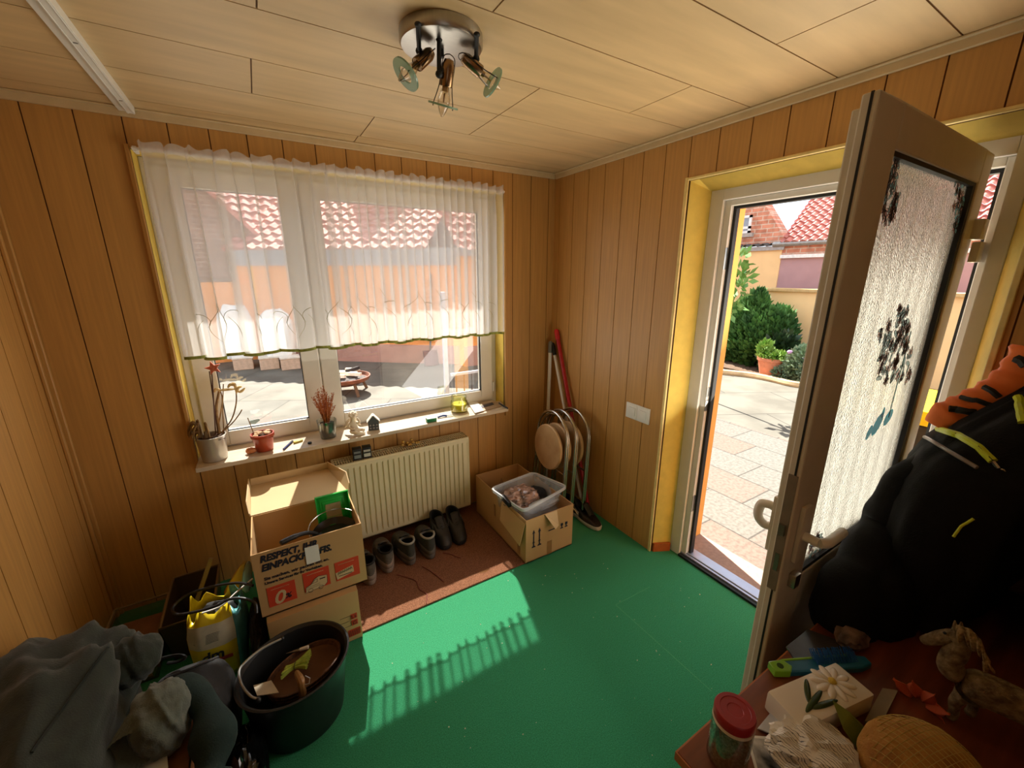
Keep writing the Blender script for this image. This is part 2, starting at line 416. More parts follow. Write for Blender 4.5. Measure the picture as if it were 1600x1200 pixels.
MB().box(WX0 - .002, 1.350, 2.268, FY0 + .012, .688, .71).build('window_sill', sill_m, win, smooth=0, bev=.003)
MB().box(WX0, WX1, FY1, 2.74, .645, .672).build('outer_sill', pvc, win, smooth=0)

# ---------------------------------------------------------------- door frame
dr = struct('door_1', (1.9, .8, 0))
f = MB()
f.box(FX0, FX1, 1.235, 1.30, 0, DZ1).box(FX0, FX1, .313, .352, 0, DZ1).box(FX0, FX1, .352, 1.235, 1.93, DZ1)
f.box(FX0 + .02, FX1, 1.205, 1.235, .015, 1.93).box(FX0 + .02, FX1, .352, .372, .015, 1.93).box(FX0 + .02, FX1, .372, 1.205, 1.905, 1.93)
f.build('door_frame', pvc, dr, smooth=0, bev=.003)
f = MB().box(FX0 + .045, FX1 + .002, 1.192, 1.206, .02, 1.905).box(FX0 + .045, FX1 + .002, .372, .384, .02, 1.905).box(FX0 + .045, FX1 + .002, .384, 1.192, 1.893, 1.906)
f.build('frame_gasket', gasket, dr, smooth=0)
alu = mat('aluminium_threshold', (176, 180, 196), rough=.35, metal=.7, var=.04)
MB().box(FX0 + .012, FX1 + .03, .352, 1.235, .004, .022).box(FX0 + .028, FX0 + .036, .352, 1.235, .022, .028).build('threshold', alu, dr, smooth=0, bev=.002)
MB().box(FX0 - .008, FX0 + .012, .352, 1.235, .0005, .014).build('threshold_seal', gasket, dr, smooth=0)
st = MB()
for z, h in ((.98, .05), (.90, .06), (.30, .1), (1.62, .1)): st.box(FX0 + .0185, FX0 + .04, 1.2035, 1.206, z, z + h)
st.build('strike_plate', steel, dr, smooth=0)

# ---------------------------------------------------------------- open glazed door leaf
LX0, LX1, LY0, LY1, LZ0, LZ1 = 1.045, 1.878, .39, .440, .03, 1.935
GX0, GX1, GZ0, GZ1 = 1.172, 1.792, .80, 1.85
leaf = thing('glazed_door', 'white glazed entrance door leaf standing open into the room, flower stickers on its rippled pane', 'door', (LX1, .43, LZ0))
leafm = mat('door_leaf_pvc', (214, 206, 188), rough=.4, var=.03)
f = MB(); rect_frame(f, LX0, LX1, LZ0, LZ1, GX0 - LX0, LX1 - GX1, .10, LZ1 - GZ1, LY0, LY0 + .030)
f.box(GX0, GX1, LY0, LY0 + .030, GZ0 - .13, GZ0)
f.box(LX0 + .018, GX0, LY0 + .030, LY1, LZ0, LZ1 - .018).box(GX1, LX1 - .012, LY0 + .030, LY1, LZ0, LZ1 - .018).box(GX0, GX1, LY0 + .030, LY1, GZ1, LZ1 - .018).box(GX0, GX1, LY0 + .030, LY1, LZ0, GZ0)
f.build('leaf_frame', leafm, leaf, smooth=0, bev=.004)
MB().box(GX0, GX1, LY0 + .008, LY0 + .028, LZ0 + .10, GZ0 - .13).build('lower_panel', leafm, leaf, smooth=0)
f = MB().box(LX0 - .0015, LX0 + .003, LY0 + .010, LY0 + .0145, LZ0, LZ1).box(LX0 + .0165, LX0 + .0195, LY0 + .030, LY0 + .034, LZ0, LZ1 - .018)
f.build('edge_gasket', gasket, leaf, smooth=0)
f = MB(); rect_frame(f, GX0 - .002, GX1 + .002, GZ0 - .002, GZ1 + .002, .008, .024, .014, .012, LY0 + .004, LY0 + .026); f.build('glazing_gasket', gasket, leaf, smooth=0)
# textured pane
def rippled():
    m = bpy.data.materials.new('textured_glass'); m.use_nodes = True; nt = m.node_tree; N = nt.nodes; L = nt.links
    N.remove(N['Principled BSDF']); out = N['Material Output']
    tc = N.new('ShaderNodeTexCoord'); nz = N.new('ShaderNodeTexNoise'); nz.inputs['Scale'].default_value = 170; nz.inputs['Detail'].default_value = 2
    L.new(tc.outputs['Object'], nz.inputs['Vector'])
    bp = N.new('ShaderNodeBump'); bp.inputs['Strength'].default_value = .7; bp.inputs['Distance'].default_value = .003; L.new(nz.outputs['Fac'], bp.inputs['Height'])
    rf = N.new('ShaderNodeBsdfRefraction'); rf.inputs['IOR'].default_value = 1.25; rf.inputs['Roughness'].default_value = .2; rf.inputs[0].default_value = (.84, .84, .79, 1)
    tl = N.new('ShaderNodeBsdfTranslucent'); tl.inputs[0].default_value = (.95, .95, .9, 1)
    gl = N.new('ShaderNodeBsdfGlossy'); gl.inputs['Roughness'].default_value = .2
    for s_ in (rf, gl): L.new(bp.outputs[0], s_.inputs['Normal'])
    a = N.new('ShaderNodeMixShader'); a.inputs[0].default_value = .12; L.new(rf.outputs[0], a.inputs[1]); L.new(tl.outputs[0], a.inputs[2])
    b = N.new('ShaderNodeMixShader'); b.inputs[0].default_value = .05; L.new(a.outputs[0], b.inputs[1]); L.new(gl.outputs[0], b.inputs[2])
    L.new(b.outputs[0], out.inputs[0]); return m
pane = MB().box(GX0, GX1, LY0 + .016, LY0 + .021, GZ0, GZ1).build('glass_pane', rippled(), leaf, smooth=0)
net = sheer('net_curtain_cloth', (.66, .65, .60), .36, .75, False)
def netf(u, v):
    x = GX0 + .014 + u * (GX1 - GX0 - .04) + .022 * math.cos(u * 2 * math.pi * 6.5 + .6 * math.sin(v * 3)); z = GZ0 + .005 + v * (GZ1 - GZ0 - .035 + .006 * math.sin(u * 52))
    return (x, LY0 + .036 + .009 * math.sin(u * 2 * math.pi * 6.5 + .6 * math.sin(v * 3)), z)
MB().sheet(netf, 150, 10).build('net_curtain', net, leaf)
# stickers: flower bunches of petals, leaves and dark outlines
st_pink = sheer('sticker_pink', (.86, .50, .42), .66, .6, False)
st_teal = sheer('sticker_teal', (.18, .42, .48), .72, .6, False)
st_dark = mat('sticker_outline', (46, 30, 34), rough=.5)
st_blue = sheer('sticker_blue', (.03, .38, .60), .9, .6, False)
SY = LY0 + .0135
def petal(mb, x, z, r, a, k=.5):
    n = 9; ca, sa = math.cos(a), math.sin(a); pts = []
    for i in range(n):
        t = 2 * math.pi * i / n; px, pz = r * math.cos(t), r * k * math.sin(t)
        pts.append((x + px * ca - pz * sa, SY, z + px * sa + pz * ca))
    mb.poly(pts)
    return pts
def bunch(name, spots, leaves, seed, bow=None):
    rnd = random.Random(seed); p, l, d = MB(), MB(), MB()
    for x, z, r in spots:
        for k in range(6):
            a = k * math.pi / 3 + rnd.random(); q = petal(p, x + .75 * r * math.cos(a), z + .75 * r * math.sin(a), r * .62, a)
            d.tube([(u, SY - .0004, v) for u, _, v in q], .0005, 4, closed=True)
        petal(d, x, z, r * .3, 0, 1)
    for x, z, r, a in leaves:
        q = petal(l, x, z, r, a, .38); d.tube([(u, SY - .0004, v) for u, _, v in q], .0005, 4, closed=True)
    o = p.build(name, st_pink, leaf, smooth=0); l.build('sticker_leaves', st_teal, o, smooth=0); d.build('sticker_outline', st_dark, o, smooth=0)
    if bow:
        b, s_ = MB(), MB()
        for x, z, r, a in bow: petal(b, x, z, r * 1.15, a, .62)
        b.build('sticker_bow', st_blue, o, smooth=0)
        s_.tube([(bow[0][0], SY - .0004, bow[0][1]), (bow[0][0] + .004, SY - .0004, spots[-1][1] - .02)], .0016, 4); s_.build('sticker_stem', st_teal, o, smooth=0)
def lp(px, py): q = at_y(px, py, SY); return q.x, q.z
def cluster(px, py, w, h, n, seed, flowers):
    rnd = random.Random(seed); sp, lv = [], []
    for i in range(n):
        x, z = lp(px + rnd.uniform(-w, w), py + rnd.uniform(-h, h))
        if i < flowers: sp.append((x, z, rnd.uniform(.010, .015)))
        else: lv.append((x, z, rnd.uniform(.012, .020), rnd.uniform(0, 3.1)))
    return sp, lv
bunch('flower_sticker', *cluster(1391, 298, 12, 44, 44, 1, 18), 1)
bunch('flower_sticker', *cluster(1499, 325, 9, 44, 40, 2, 15), 2)
sp, lv = cluster(1398, 550, 25, 46, 96, 3, 36); s2, l2 = cluster(1411, 500, 9, 20, 18, 4, 8)
bx = [(*lp(1388, 652), .030, .5), (*lp(1371, 663), .036, .75), (*lp(1358, 676), .022, .9), (*lp(1380, 645), .016, 1.6)]
bunch('flower_sticker', sp + s2, lv + l2, 3, bx)
bunch('flower_sticker', *cluster(1276, 858, 9, 22, 34, 5, 16), 5)
# lock, handles, hinges
MB().box(LX0 - .002, LX0 + .002, LY0 + .005, LY0 + .026, .80, 1.13).build('lock_plate', mat('dull_lock_steel', (128, 116, 98), rough=.55, metal=.2), leaf, smooth=0)
f = MB().box(LX0 - .010, LX0, LY0 + .009, LY0 + .022, .965, .995).box(LX0 - .004, LX0, LY0 + .010, LY0 + .020, .86, .91); f.build('latch', steel, leaf, smooth=0)
hp = MB().box(1.080, 1.120, LY0 - .012, LY0, .88, 1.04, bev=.004).build('handle_plate', leafm, leaf)
h = MB().tube([(1.102, LY0 - .01, .955), (1.102, LY0 - .045, .955)], .012, 12).tube(smoothpath([(1.102, LY0 - .045, .955), (1.12, LY0 - .055, .955), (1.155, LY0 - .055, .953), (1.215, LY0 - .052, .950)], 5), .0125, 12)
h.build('handle', white_pl, hp)
ck = MB().box(1.09, 1.12, LY0 - .018, LY0, .80, .84, bev=.004); ck.build('cylinder_lock', steel, leaf)
hp = MB().box(1.075, 1.115, LY1, LY1 + .012, .88, 1.04, bev=.004).build('handle_plate', leafm, leaf)
h = MB().tube(smoothpath([(1.095, LY1 + .01, 1.00), (1.088, LY1 + .026, 1.005), (1.082, LY1 + .042, .998), (1.079, LY1 + .043, .965), (1.086, LY1 + .028, .945), (1.095, LY1 + .01, .944)], 6), .012, 12); h.build('handle', white_pl, hp)
for z in (1.70, .35):
    hb = MB().box(1.852, 1.905, LY0 - .022, LY0 + .004, z, z + .058, bev=.004).box(1.868, 1.920, LY0 - .024, LY0 - .004, z - .066, z - .006, bev=.004)
    hb.build('hinge', leafm, leaf)

# ================================================================== fixtures
# ceiling batten
b = MB().box(-.378, -.352, -.6, YB - .003, ZC - .016, ZC).box(-.352, -.325, -.6, YB - .03, ZC - .026, ZC).box(-.349, -.346, -.6, YB - .03, ZC - .028, ZC - .026).box(-.331, -.328, -.6, YB - .03, ZC - .028, ZC - .026)
duct = tag(b.build('cable_duct', white_pl, loc=(-.35, 1, ZC), bev=.002), 'white plastic cable duct running along the ceiling panels', 'cable duct')
for y in (1.75, 1.2, 2.2): MB().box(-.344, -.334, y, y + .004, ZC - .0275, ZC - .025).build('duct_clip', mat('dull_grey', (120, 116, 108)), duct, smooth=0)

# light switch
sw = thing('light_switch', 'cream double light switch on the panelled wall beside the doorway', 'light switch', (XR, 1.52, .82))
MB().box(XR - .008, XR, 1.438, 1.610, .775, .868, bev=.002).build('switch_frame', white_pl, sw)
for y in (1.525, 1.445):
    MB().box(XR - .0100, XR - .006, y + .002, y + .074, .781, .862, bev=.002).build('rocker_surround', white_pl, sw)
    MB().box(XR - .014, XR - .006, y + .014, y + .061, .797, .846, bev=.003).build('rocker', white_pl, sw)

# radiator
rad_m = mat('cream_radiator_enamel', (226, 214, 176), rough=.35, var=.02)
rad = thing('radiator', 'cream ribbed panel radiator mounted under the window sill', 'radiator', (.64, 2.29, .07))
RX0, RX1, RY0, RY1, RZ0, RZ1 = .215, 1.035, 2.245, 2.352, .07, .575
f = MB()
n = 25
prof = []
for i in range(n):
    a = RX0 + .012 + (RX1 - RX0 - .024) * i / n; wdt = (RX1 - RX0 - .024) / n
    prof += [(a + wdt * .02, 0), (a + wdt * .74, 0), (a + wdt * .82, .009), (a + wdt * .94, .009)]
prof = [(RX0, .0)] + prof + [(RX1, 0)]
zs = [(RZ0, 0, .010), (RZ0 + .012, 0, 0), (RZ0 + .03, 0, 0), (RZ0 + .045, 1, 0), (RZ1 - .045, 1, 0), (RZ1 - .03, 0, 0), (RZ1 - .012, 0, 0), (RZ1, 0, .008)]
gr = [[f.bm.verts.new((x, RY0 + d * k + b, z)) for x, d in prof] for z, k, b in zs]
for A, B in zip(gr, gr[1:]):
    for j in range(len(prof) - 1): f.bm.faces.new((A[j], A[j + 1], B[j + 1], B[j]))
f.box(RX0 + .002, RX1 - .002, RY0 + .011, RY0 + .018, RZ0 + .002, RZ1 - .004)
f.build('front_panel', rad_m, rad, smooth=30)
for x in (RX0, RX1 - .004): MB().box(x, x + .004, RY0 + .012, RY1, RZ0 + .02, RZ1).build('side_panel', rad_m, rad, smooth=0)
MB().box(RX0 + .004, RX1 - .004, RY1 - .012, RY1, RZ0 + .01, RZ1 - .01).build('rear_panel', rad_m, rad, smooth=0)
f = MB().box(RX0, RX1, RY0 + .004, RY0 + .014, RZ1 - .006, RZ1).box(RX0, RX1, RY1 - .010, RY1, RZ1 - .006, RZ1)
k = 0
x = RX0 + .006
while x < RX1 - .006:
    f.box(x, x + .0055, RY0 + .014, RY1 - .010, RZ1 - .005, RZ1 - .001); x += .0135
for y in (RY0 + .04, RY0 + .07): f.box(RX0, RX1, y, y + .005, RZ1 - .0045, RZ1)
f.build('top_grille', rad_m, rad, smooth=0)
MB().box(RX0 + .01, RX1 - .01, RY0 + .03, RY1 - .03, RZ0 + .03, RZ1 - .03).build('convector_fins', mat('dark_fins', (60, 52, 40)), rad, smooth=0)
for x in (RX0 + .15, RX1 - .15): MB().box(x, x + .03, RY1 - .002, YB + .003, RZ0 + .05, RZ1 - .05).build('wall_bracket', rad_m, rad, smooth=0)

# curtain rod and valance
CX0, CX1, CY = -.345, 1.338, 2.325
rodm = mat('white_rod', (236, 232, 226), rough=.4)
rod = MB().tube([(CX0 - .012, CY, 2.083), (CX1 + .02, CY, 2.083)], .006, 10)
for x in (CX0 - .004, CX1 + .012): rod.box(x - .006, x + .006, CY, YB + .002, 2.074, 2.092)
tag(rod.build('curtain_rod', rodm, loc=(.5, CY, 2.083)), 'thin white curtain rod spanning the top of the window', 'curtain rod')
cloth = sheer('valance_voile', (.80, .785, .76), .48, .66, False)
rc = random.Random(3)
pl = []
x = 0
while x < 1:   # irregular pleats: wide at the left, tight to the right
    wd = (.050 if x < .22 else .040 if x < .4 else .026) * rc.uniform(.7, 1.3); pl.append((x, min(1, x + wd), rc.uniform(.6, 1.25))); x += wd
def pleat(u):
    for a, b, k in pl:
        if a <= u <= b: return k * (math.sin(2 * math.pi * (u - a) / (b - a))), k * .5 * math.cos(2 * math.pi * (u - a) / (b - a))
    return 0, 0
def curtain_at(u, v):           # v 0 hem .. 1 top
    p, q = pleat(u); wav = .5 * noise.noise(Vector((u * 14, v * 1.6, 3)))
    zt = 2.108 + .007 * math.sin(u * 190) + .004 * math.sin(u * 77)
    zb = 1.218 + .006 * math.sin(u * 60) + .004 * noise.noise(Vector((u * 30, 0, 9)))
    gather = 1 - .55 * max(0, (v - .8) / .2)
    x = CX0 + u * (CX1 - CX0) + (.052 if u < .45 else .036) * q * gather + .01 * wav * (1 - v)
    y = CY - .003 + (.017 * p + .012 * wav) * gather * (1.1 - .3 * v)
    if v > .93: y -= .009
    return Vector((x, y, zb + v * (zt - zb)))
val = thing('valance', 'white sheer valance curtain with embroidered tendrils and olive hem across the window', 'curtain', (.5, CY, 2.083))
NU = 620
MB().sheet(lambda u, v: curtain_at(u, v), NU, 26).build('voile', cloth, val, smooth=180)
MB().sheet(lambda u, v: curtain_at(u, .955 + v * .045) + Vector((0, -.0035 - .002 * math.sin(u * 300), 0)), NU, 3).build('heading_tape', sheer('heading_voile', (.9, .86, .84), .5, .6), val, smooth=180)
hem = mat('olive_hem', (176, 184, 92), rough=.8, color2=(120, 128, 50), scale=40)
MB().sheet(lambda u, v: curtain_at(u, v * .016) + Vector((0, -.0012, 0)), NU, 1).build('hem_band', hem, val, smooth=180)
em = MB()
for i in range(15):
    u0 = .06 + i * .063 + .012 * rc.random(); v0 = .17 + .03 * rc.random(); sc = rc.uniform(.7, 1.15); fl_ = rc.choice((-1, 1)); kind = i % 3
    def tend(pts, r=.0012):
        em.tube([curtain_at(max(0, min(1, u0 + fl_ * a * .020 * sc)), v0 + b * .115 * sc) + Vector((0, -.002, 0)) for a, b in pts], [r * (.35 + .65 * math.sin(math.pi * (k + .5) / len(pts))) for k in range(len(pts))], 5)
    tend([(-.9 + .5 * math.sin(t * 4.2), -1 + t * 2.1) for t in [k / 22 for k in range(23)]])
    tend([(.1 + .6 * math.cos(t * 5), .1 + .42 * math.sin(t * 5)) for t in [k / 14 for k in range(12)]])
    tend([(.5 - .7 * t * t, -.9 + t * 1.1) for t in [k / 12 for k in range(13)]])
em.build('embroidery', mat('moss_thread', (146, 144, 96), rough=.7), val)

# ceiling lamp with three spots
lamp_t = thing('ceiling_spotlight', 'brushed steel ceiling lamp with three bare-bulb spots and glass rings', 'ceiling lamp', (.525, 1.255, ZC))
LC = Vector((.525, 1.24, ZC))
MB().lathe([(0, 0), (.112, 0), (.114, -.004), (.114, -.028), (.110, -.034), (.102, -.036), (0, -.036)], 48, T(*LC)).build('ceiling_plate', steel, lamp_t)
MB().tube([LC + Vector((.0, .0, -.034)), LC + Vector((0, 0, -.056))], .006, 10).build('centre_knob', gasket, lamp_t)
brz = mat('bronzed_steel', (150, 122, 92), rough=.25, metal=1, var=.08)
gring = mat('green_glass_ring', (176, 214, 190), rough=.15, trans=.55, var=.03)
bulb_g = thin_glass('bulb_glass', (.96, .93, .88), .10)
fil = mat('brass_cap', (170, 140, 90), rough=.3, metal=1)
dk = mat('dark_wire', (40, 32, 26), rough=.4, metal=.6)
# (arm top, joint, direction of bulb)
for top, jt, base, dr_ in ((at_z(653, 38, ZC - .036), at_y(655, 80, 1.245), at_y(671, 84, 1.235), (-.68, -.03, -.62)),
                           (at_z(686, 62, ZC - .036), at_y(686, 116, 1.19), at_y(701, 99, 1.185), (-.06, .40, -1)),
                           (at_z(745, 54, ZC - .036), at_y(744, 92, 1.205), at_y(727, 92, 1.205), (.86, .05, -.36))):
    dr_ = Vector(dr_).normalized()
    MB().tube([top, jt], .006, 10).blob(jt, (.010, .010, .010), 0, sub=2).blob(top, (.009, .009, .006), 0, sub=2).build('arm', gasket, lamp_t)
    mtx = align(base, dr_)
    so = MB().lathe([(0, -.012), (.012, -.008), (.0165, .004), (.0175, .05), (.0165, .052), (.0165, .05), (0, .05)], 24, mtx).build('lamp_holder', brz, lamp_t)
    MB().tube([base, jt], .005, 8).build('swivel', gasket, so)
    bl = MB().lathe([(.009, .05), (.012, .062), (.0175, .080), (.0165, .095), (.010, .112), (.003, .124), (0, .125)], 24, mtx).build('bulb', bulb_g, lamp_t)
    MB().lathe([(0, .048), (.0085, .05), (.009, .064), (.003, .068), (.002, .090), (0, .091)], 14, mtx).build('bulb_cap', fil, bl)
    rg = MB().lathe([(.021, .094), (.042, .094), (.042, .099), (.021, .099)], 40, mtx, closed=True).build('glass_ring', gring, lamp_t)
    wr = MB()
    for s_ in (-1, 1):
        wr.tube(smoothpath([mtx @ Vector(p) for p in ((0, 0, -.02), (s_ * .015, 0, -.014), (s_ * .0195, 0, .005), (s_ * .020, 0, .05), (s_ * .031, 0, .095), (s_ * .031, 0, .103))], 4), .0013, 6)
    wr.build('wire_clip', dk, rg)

# ================================================================== floor: mat, boxes, shoes, stools
matm = mat('brown_doormat', (150, 104, 78), rough=1, color2=(100, 66, 48), scale=220, bump=.8, bscale=300, spec=.05)
tag(MB().box(-.10, 1.42, 1.643, 2.366, 0, .008).build('floor_mat', matm, loc=(.6, 2, 0), bev=.003), 'brown carpet mat on the floor under the radiator', 'mat')

def carton(mb, x0, x1, y0, y1, z0, z1, t=.005, floor=True):
    """open box walls with board thickness"""
    mb.box(x0, x1, y0, y0 + t, z0, z1).box(x0, x1, y1 - t, y1, z0, z1).box(x0, x0 + t, y0 + t, y1 - t, z0, z1).box(x1 - t, x1, y0 + t, y1 - t, z0, z1)
    if floor: mb.box(x0, x1, y0, y1, z0, z0 + t)
    return mb
# lower closed carton, upper open removal box
print_r = mat('red_orange_print', (202, 62, 28), rough=.7, var=.04)
ink = mat('black_print_ink', (28, 26, 40), rough=.7)
paper = mat('white_paper', (232, 230, 222), rough=.7, var=.02)
low = thing('cardboard_carton', 'worn closed cardboard carton on the floor, carrying the open removal box', 'cardboard box', (.02, 1.78, 0))
MB().box(-.155, .19, 1.622, 1.94, .004, .258, bev=.003).build('carton_body', card, low)
f = MB().box(.150, .176, 1.6195, 1.6215, .120, .145).box(.150, .176, 1.6195, 1.6215, .086, .112).box(.132, .184, 1.6195, 1.6215, .030, .066)
pr = f.build('red_print', print_r, low, smooth=0)
f = MB(); f.tube([(.155, 1.619, .141), (.155, 1.619, .125), (.162, 1.619, .125)], .0012, 4).tube([(.168, 1.619, .141), (.168, 1.619, .125), (.172, 1.619, .128)], .0012, 4).tube([(.170, 1.619, .106), (.157, 1.619, .106), (.157, 1.619, .092), (.170, 1.619, .092), (.170, 1.619, .099)], .0013, 4)
for k in range(6): f.tube([(.134 + k * .008, 1.619, .034), (.142 + k * .008, 1.619, .062)], .0012, 4)
for z in (.142, .116, .09): f.tube([(.105, 1.6195, z), (.148, 1.6195, z)], .0006, 4)
f.build('print_line', ink, pr, smooth=0)
f = MB().box(.02, .072, 1.619, 1.6215, .12, .145).build('printed_strip', print_r, low, smooth=0)
MB().box(-.15, .188, 1.7, 1.86, .2585, .2595).build('packing_tape', mat('brown_tape', (150, 110, 66), rough=.3), low, smooth=0)
BX0, BX1, BY0, BY1, BZ0, BZ1 = -.168, .240, 1.655, 1.963, .262, .556
up = thing('removal_box', 'open cardboard removal box with red printed squares, lid folded back towards the sill', 'cardboard box', (.03, 1.8, BZ0))
carton(MB(), BX0, BX1, BY0, BY1, BZ0, BZ1).build('box_body', card, up, smooth=0)
# lid hinged on the rear edge, lying back, with its turned-up rim
ld = MB(); tilt = R(5)
def lid_pt(x, d, h): return Vector((x, BY1 + d * math.cos(tilt) - h * math.sin(tilt), BZ1 + d * math.sin(tilt) + h * math.cos(tilt)))
def plate(mb, pts, t=Vector((0, 0, .004))):
    a = [mb.bm.verts.new(p) for p in pts]; b_ = [mb.bm.verts.new(Vector(p) + t) for p in pts]; k = len(pts)
    mb.bm.faces.new(a[::-1]); mb.bm.faces.new(b_)
    for i in range(k): mb.bm.faces.new((a[i], a[(i + 1) % k], b_[(i + 1) % k], b_[i]))
D = .265
plate(ld, [lid_pt(BX0, 0, 0), lid_pt(BX1, 0, 0), lid_pt(BX1 - .055, D, 0), lid_pt(BX0, D, 0)])
plate(ld, [lid_pt(BX0, D, 0), lid_pt(BX1 - .055, D, 0), lid_pt(BX1 - .055, D - .008, .045), lid_pt(BX0 + .004, D - .008, .045)], Vector((0, .004, 0)))
plate(ld, [lid_pt(BX1, .004, 0), lid_pt(BX1 - .055, D, 0), lid_pt(BX1 - .055, D, .045), lid_pt(BX1 + .012, .10, .055), lid_pt(BX1 + .012, .03, .03)], Vector((.004, 0, 0)))
plate(ld, [lid_pt(BX0, 0, 0), lid_pt(BX0, D, 0), lid_pt(BX0 - .002, D, .045), lid_pt(BX0 - .012, .08, .035), lid_pt(BX0 - .004, .01, .01)], Vector((-.004, 0, 0)))
ld.build('lid', card_in, up, smooth=0)
# print on the front, slightly slanted as the cardboard leans
FY = BY0 - .0008
def P3(x, z): return T(x, FY, z) @ RX(90)
tx = MB()
tx.add(text_mesh('RESPEKT, IHR', .040, .22, .0020, sx=.86), P3(-.142, .5135)); tx.add(text_mesh('EINPACKPROFIS.', .040, .22, .0020, sx=.86), P3(-.142, .4735))
tx.build('headline', ink, up, smooth=0); tx = MB(); tx.add(text_mesh('Sie machen, wir packen mit an.', .0190, 0, .0005, sx=1.0), P3(-.139, .4300)); tx.add(text_mesh('Unsere Services für Ihr Vorhaben.', .0165, 0, .0005, sx=.92), P3(-.139, .4100))
tx.build('small_print', ink, up, smooth=0)
for i, (x, wd, z0, z1) in enumerate(((-.138, .100, .300, .392), (-.008, .100, .312, .404), (.115, .098, .312, .404))):
    pr = MB().box(x, x + wd, FY - .0005, FY + .0012, z0, z1).build('red_print_square', print_r, up, smooth=0)
    f, l = MB(), MB()
    if i == 0:
        f.add(text_mesh('0', .082, .25, .0015), T(x + .016, FY - .0009, z0 + .006) @ RX(90)); l.add(text_mesh('%', .034, .2, .0006), T(x + .058, FY - .0012, z0 + .018) @ RX(90))
    elif i == 1:
        f.prism([(x + .004, z0 - .004), (x + .076, z0 + .004), (x + .088, z0 + .016), (x + .09, z0 + .052), (x + .058, z0 + .058), (x + .040, z0 + .050), (x + .026, z0 + .030), (x + .006, z0 + .022)], FY - .0016, FY - .0008, Matrix(((1, 0, 0, 0), (0, 0, 1, 0), (0, 1, 0, 0), (0, 0, 0, 1))))
        y = FY - .0018
        l.tube([(x + .004, y, z0 - .004), (x + .076, y, z0 + .004), (x + .088, y, z0 + .016), (x + .09, y, z0 + .052), (x + .058, y, z0 + .058), (x + .040, y, z0 + .050), (x + .026, y, z0 + .030), (x + .006, y, z0 + .022)], .0008, 4, closed=True)
        for cx in (.022, .062): l.tube([(x + cx + .009 * math.cos(t), y, z0 + .002 + .009 * math.sin(t)) for t in [k * .7 for k in range(9)]], .0009, 4)
        l.tube([(x + .030, y, z0 + .032), (x + .042, y, z0 + .046), (x + .052, y, z0 + .048), (x + .050, y, z0 + .034)], .0008, 4, closed=True); l.box(x + .06, x + .082, y, y + .0006, z0 + .040, z0 + .045)
        for q in (.012, .020): l.tube([(x + .008, y, z0 + q), (x + .06, y, z0 + q + .004)], .0005, 4)
    else:
        f.prism([(x + .004, z0 + .008), (x + .074, z0 + .022), (x + .072, z0 + .056), (x + .0, z0 + .042)], FY - .0016, FY - .0008, Matrix(((1, 0, 0, 0), (0, 0, 1, 0), (0, 1, 0, 0), (0, 0, 0, 1))))
        l.tube([(x + .009 + .0042 * q, FY - .002, z0 + .030 + .0007 * q + (.012 if q % 2 else 0)) for q in range(15)], .0011, 4); l.box(x + .012, x + .066, FY - .002, FY - .0014, z0 + .021, z0 + .024)
    f.build('print_motif', card_in, pr, smooth=0); l.build('print_line', ink, pr, smooth=0)
    tl_ = MB(); tl_.tube([(x + .014 + .0028 * q, FY - .0009, z1 - .015 + (.003 if q % 2 else 0)) for q in range(24)], .0007, 4); tl_.build('print_caption', card_in, pr, smooth=0)
MB().box(.014, .065, FY - .0025, FY - .0015, .442, .521).build('white_label', paper, up, smooth=0)
# contents
gp_ = mat('green_plastic', (26, 176, 66), rough=.35, var=.03)
tray = MB()
mt = T(.160, 1.900, .553) @ RX(74)
tray.box(-.072, .072, -.098, .045, 0, .004, mt, .001)
for q in ((-.072, .072, .041, .045), (-.072, .072, -.098, -.094)): tray.box(q[0], q[1], q[2], q[3], 0, .020, mt)
for q in ((-.072, -.068), (.068, .072)): tray.box(q[0], q[1], -.098, .045, 0, .020, mt)
tr = tag(tray.build('dish_tray', gp_, loc=(.16, 1.9, .46), bev=.003), 'bright green plastic tray standing inside the open removal box', 'tray')
f = MB()
for a in (.056, .044, .032): 
    f.tube([mt @ Vector(p) for p in ((-a, -a - .03, .005), (a, -a - .03, .005), (a, a - .03, .005), (-a, a - .03, .005))], .0018, 5, closed=True)
f.build('tray_rib', gp_, tr)
MB().box(-.034, .034, -.072, .0, .0042, .006, mt).build('tray_sticker', mat('beige_sticker', (160, 150, 110)), tr, smooth=0)
pan = thing('frying_pan', 'dark frying pan in the removal box with its handle resting on the front edge', 'pan', (.13, 1.75, .46))
MB().lathe([(0, -.028), (.075, -.028), (.092, .0), (.095, .002), (.092, .004), (.073, -.022), (0, -.022)], 32, T(.145, 1.78, .478) @ RX(8)).build('pan_body', mat('pan_metal', (70, 70, 68), rough=.3, metal=.8), pan)
MB().tube(smoothpath([(.07, 1.765, .500), (.035, 1.745, .530), (-.01, 1.715, .548), (-.055, 1.695, .551), (-.068, 1.69, .549)], 5), [.008] * 4 + [.009] * 6 + [.011] * 8 + [.009, .006, .004], 10).build('pan_handle', black_pl, pan)
MB().tube([(.145 + .105 * math.cos(t), 1.775 + .085 * math.sin(t), .512 + .03 * math.sin(t)) for t in [k * .2 for k in range(32)]], .0022, 6, closed=True).build('pan_rim', chrome, pan)

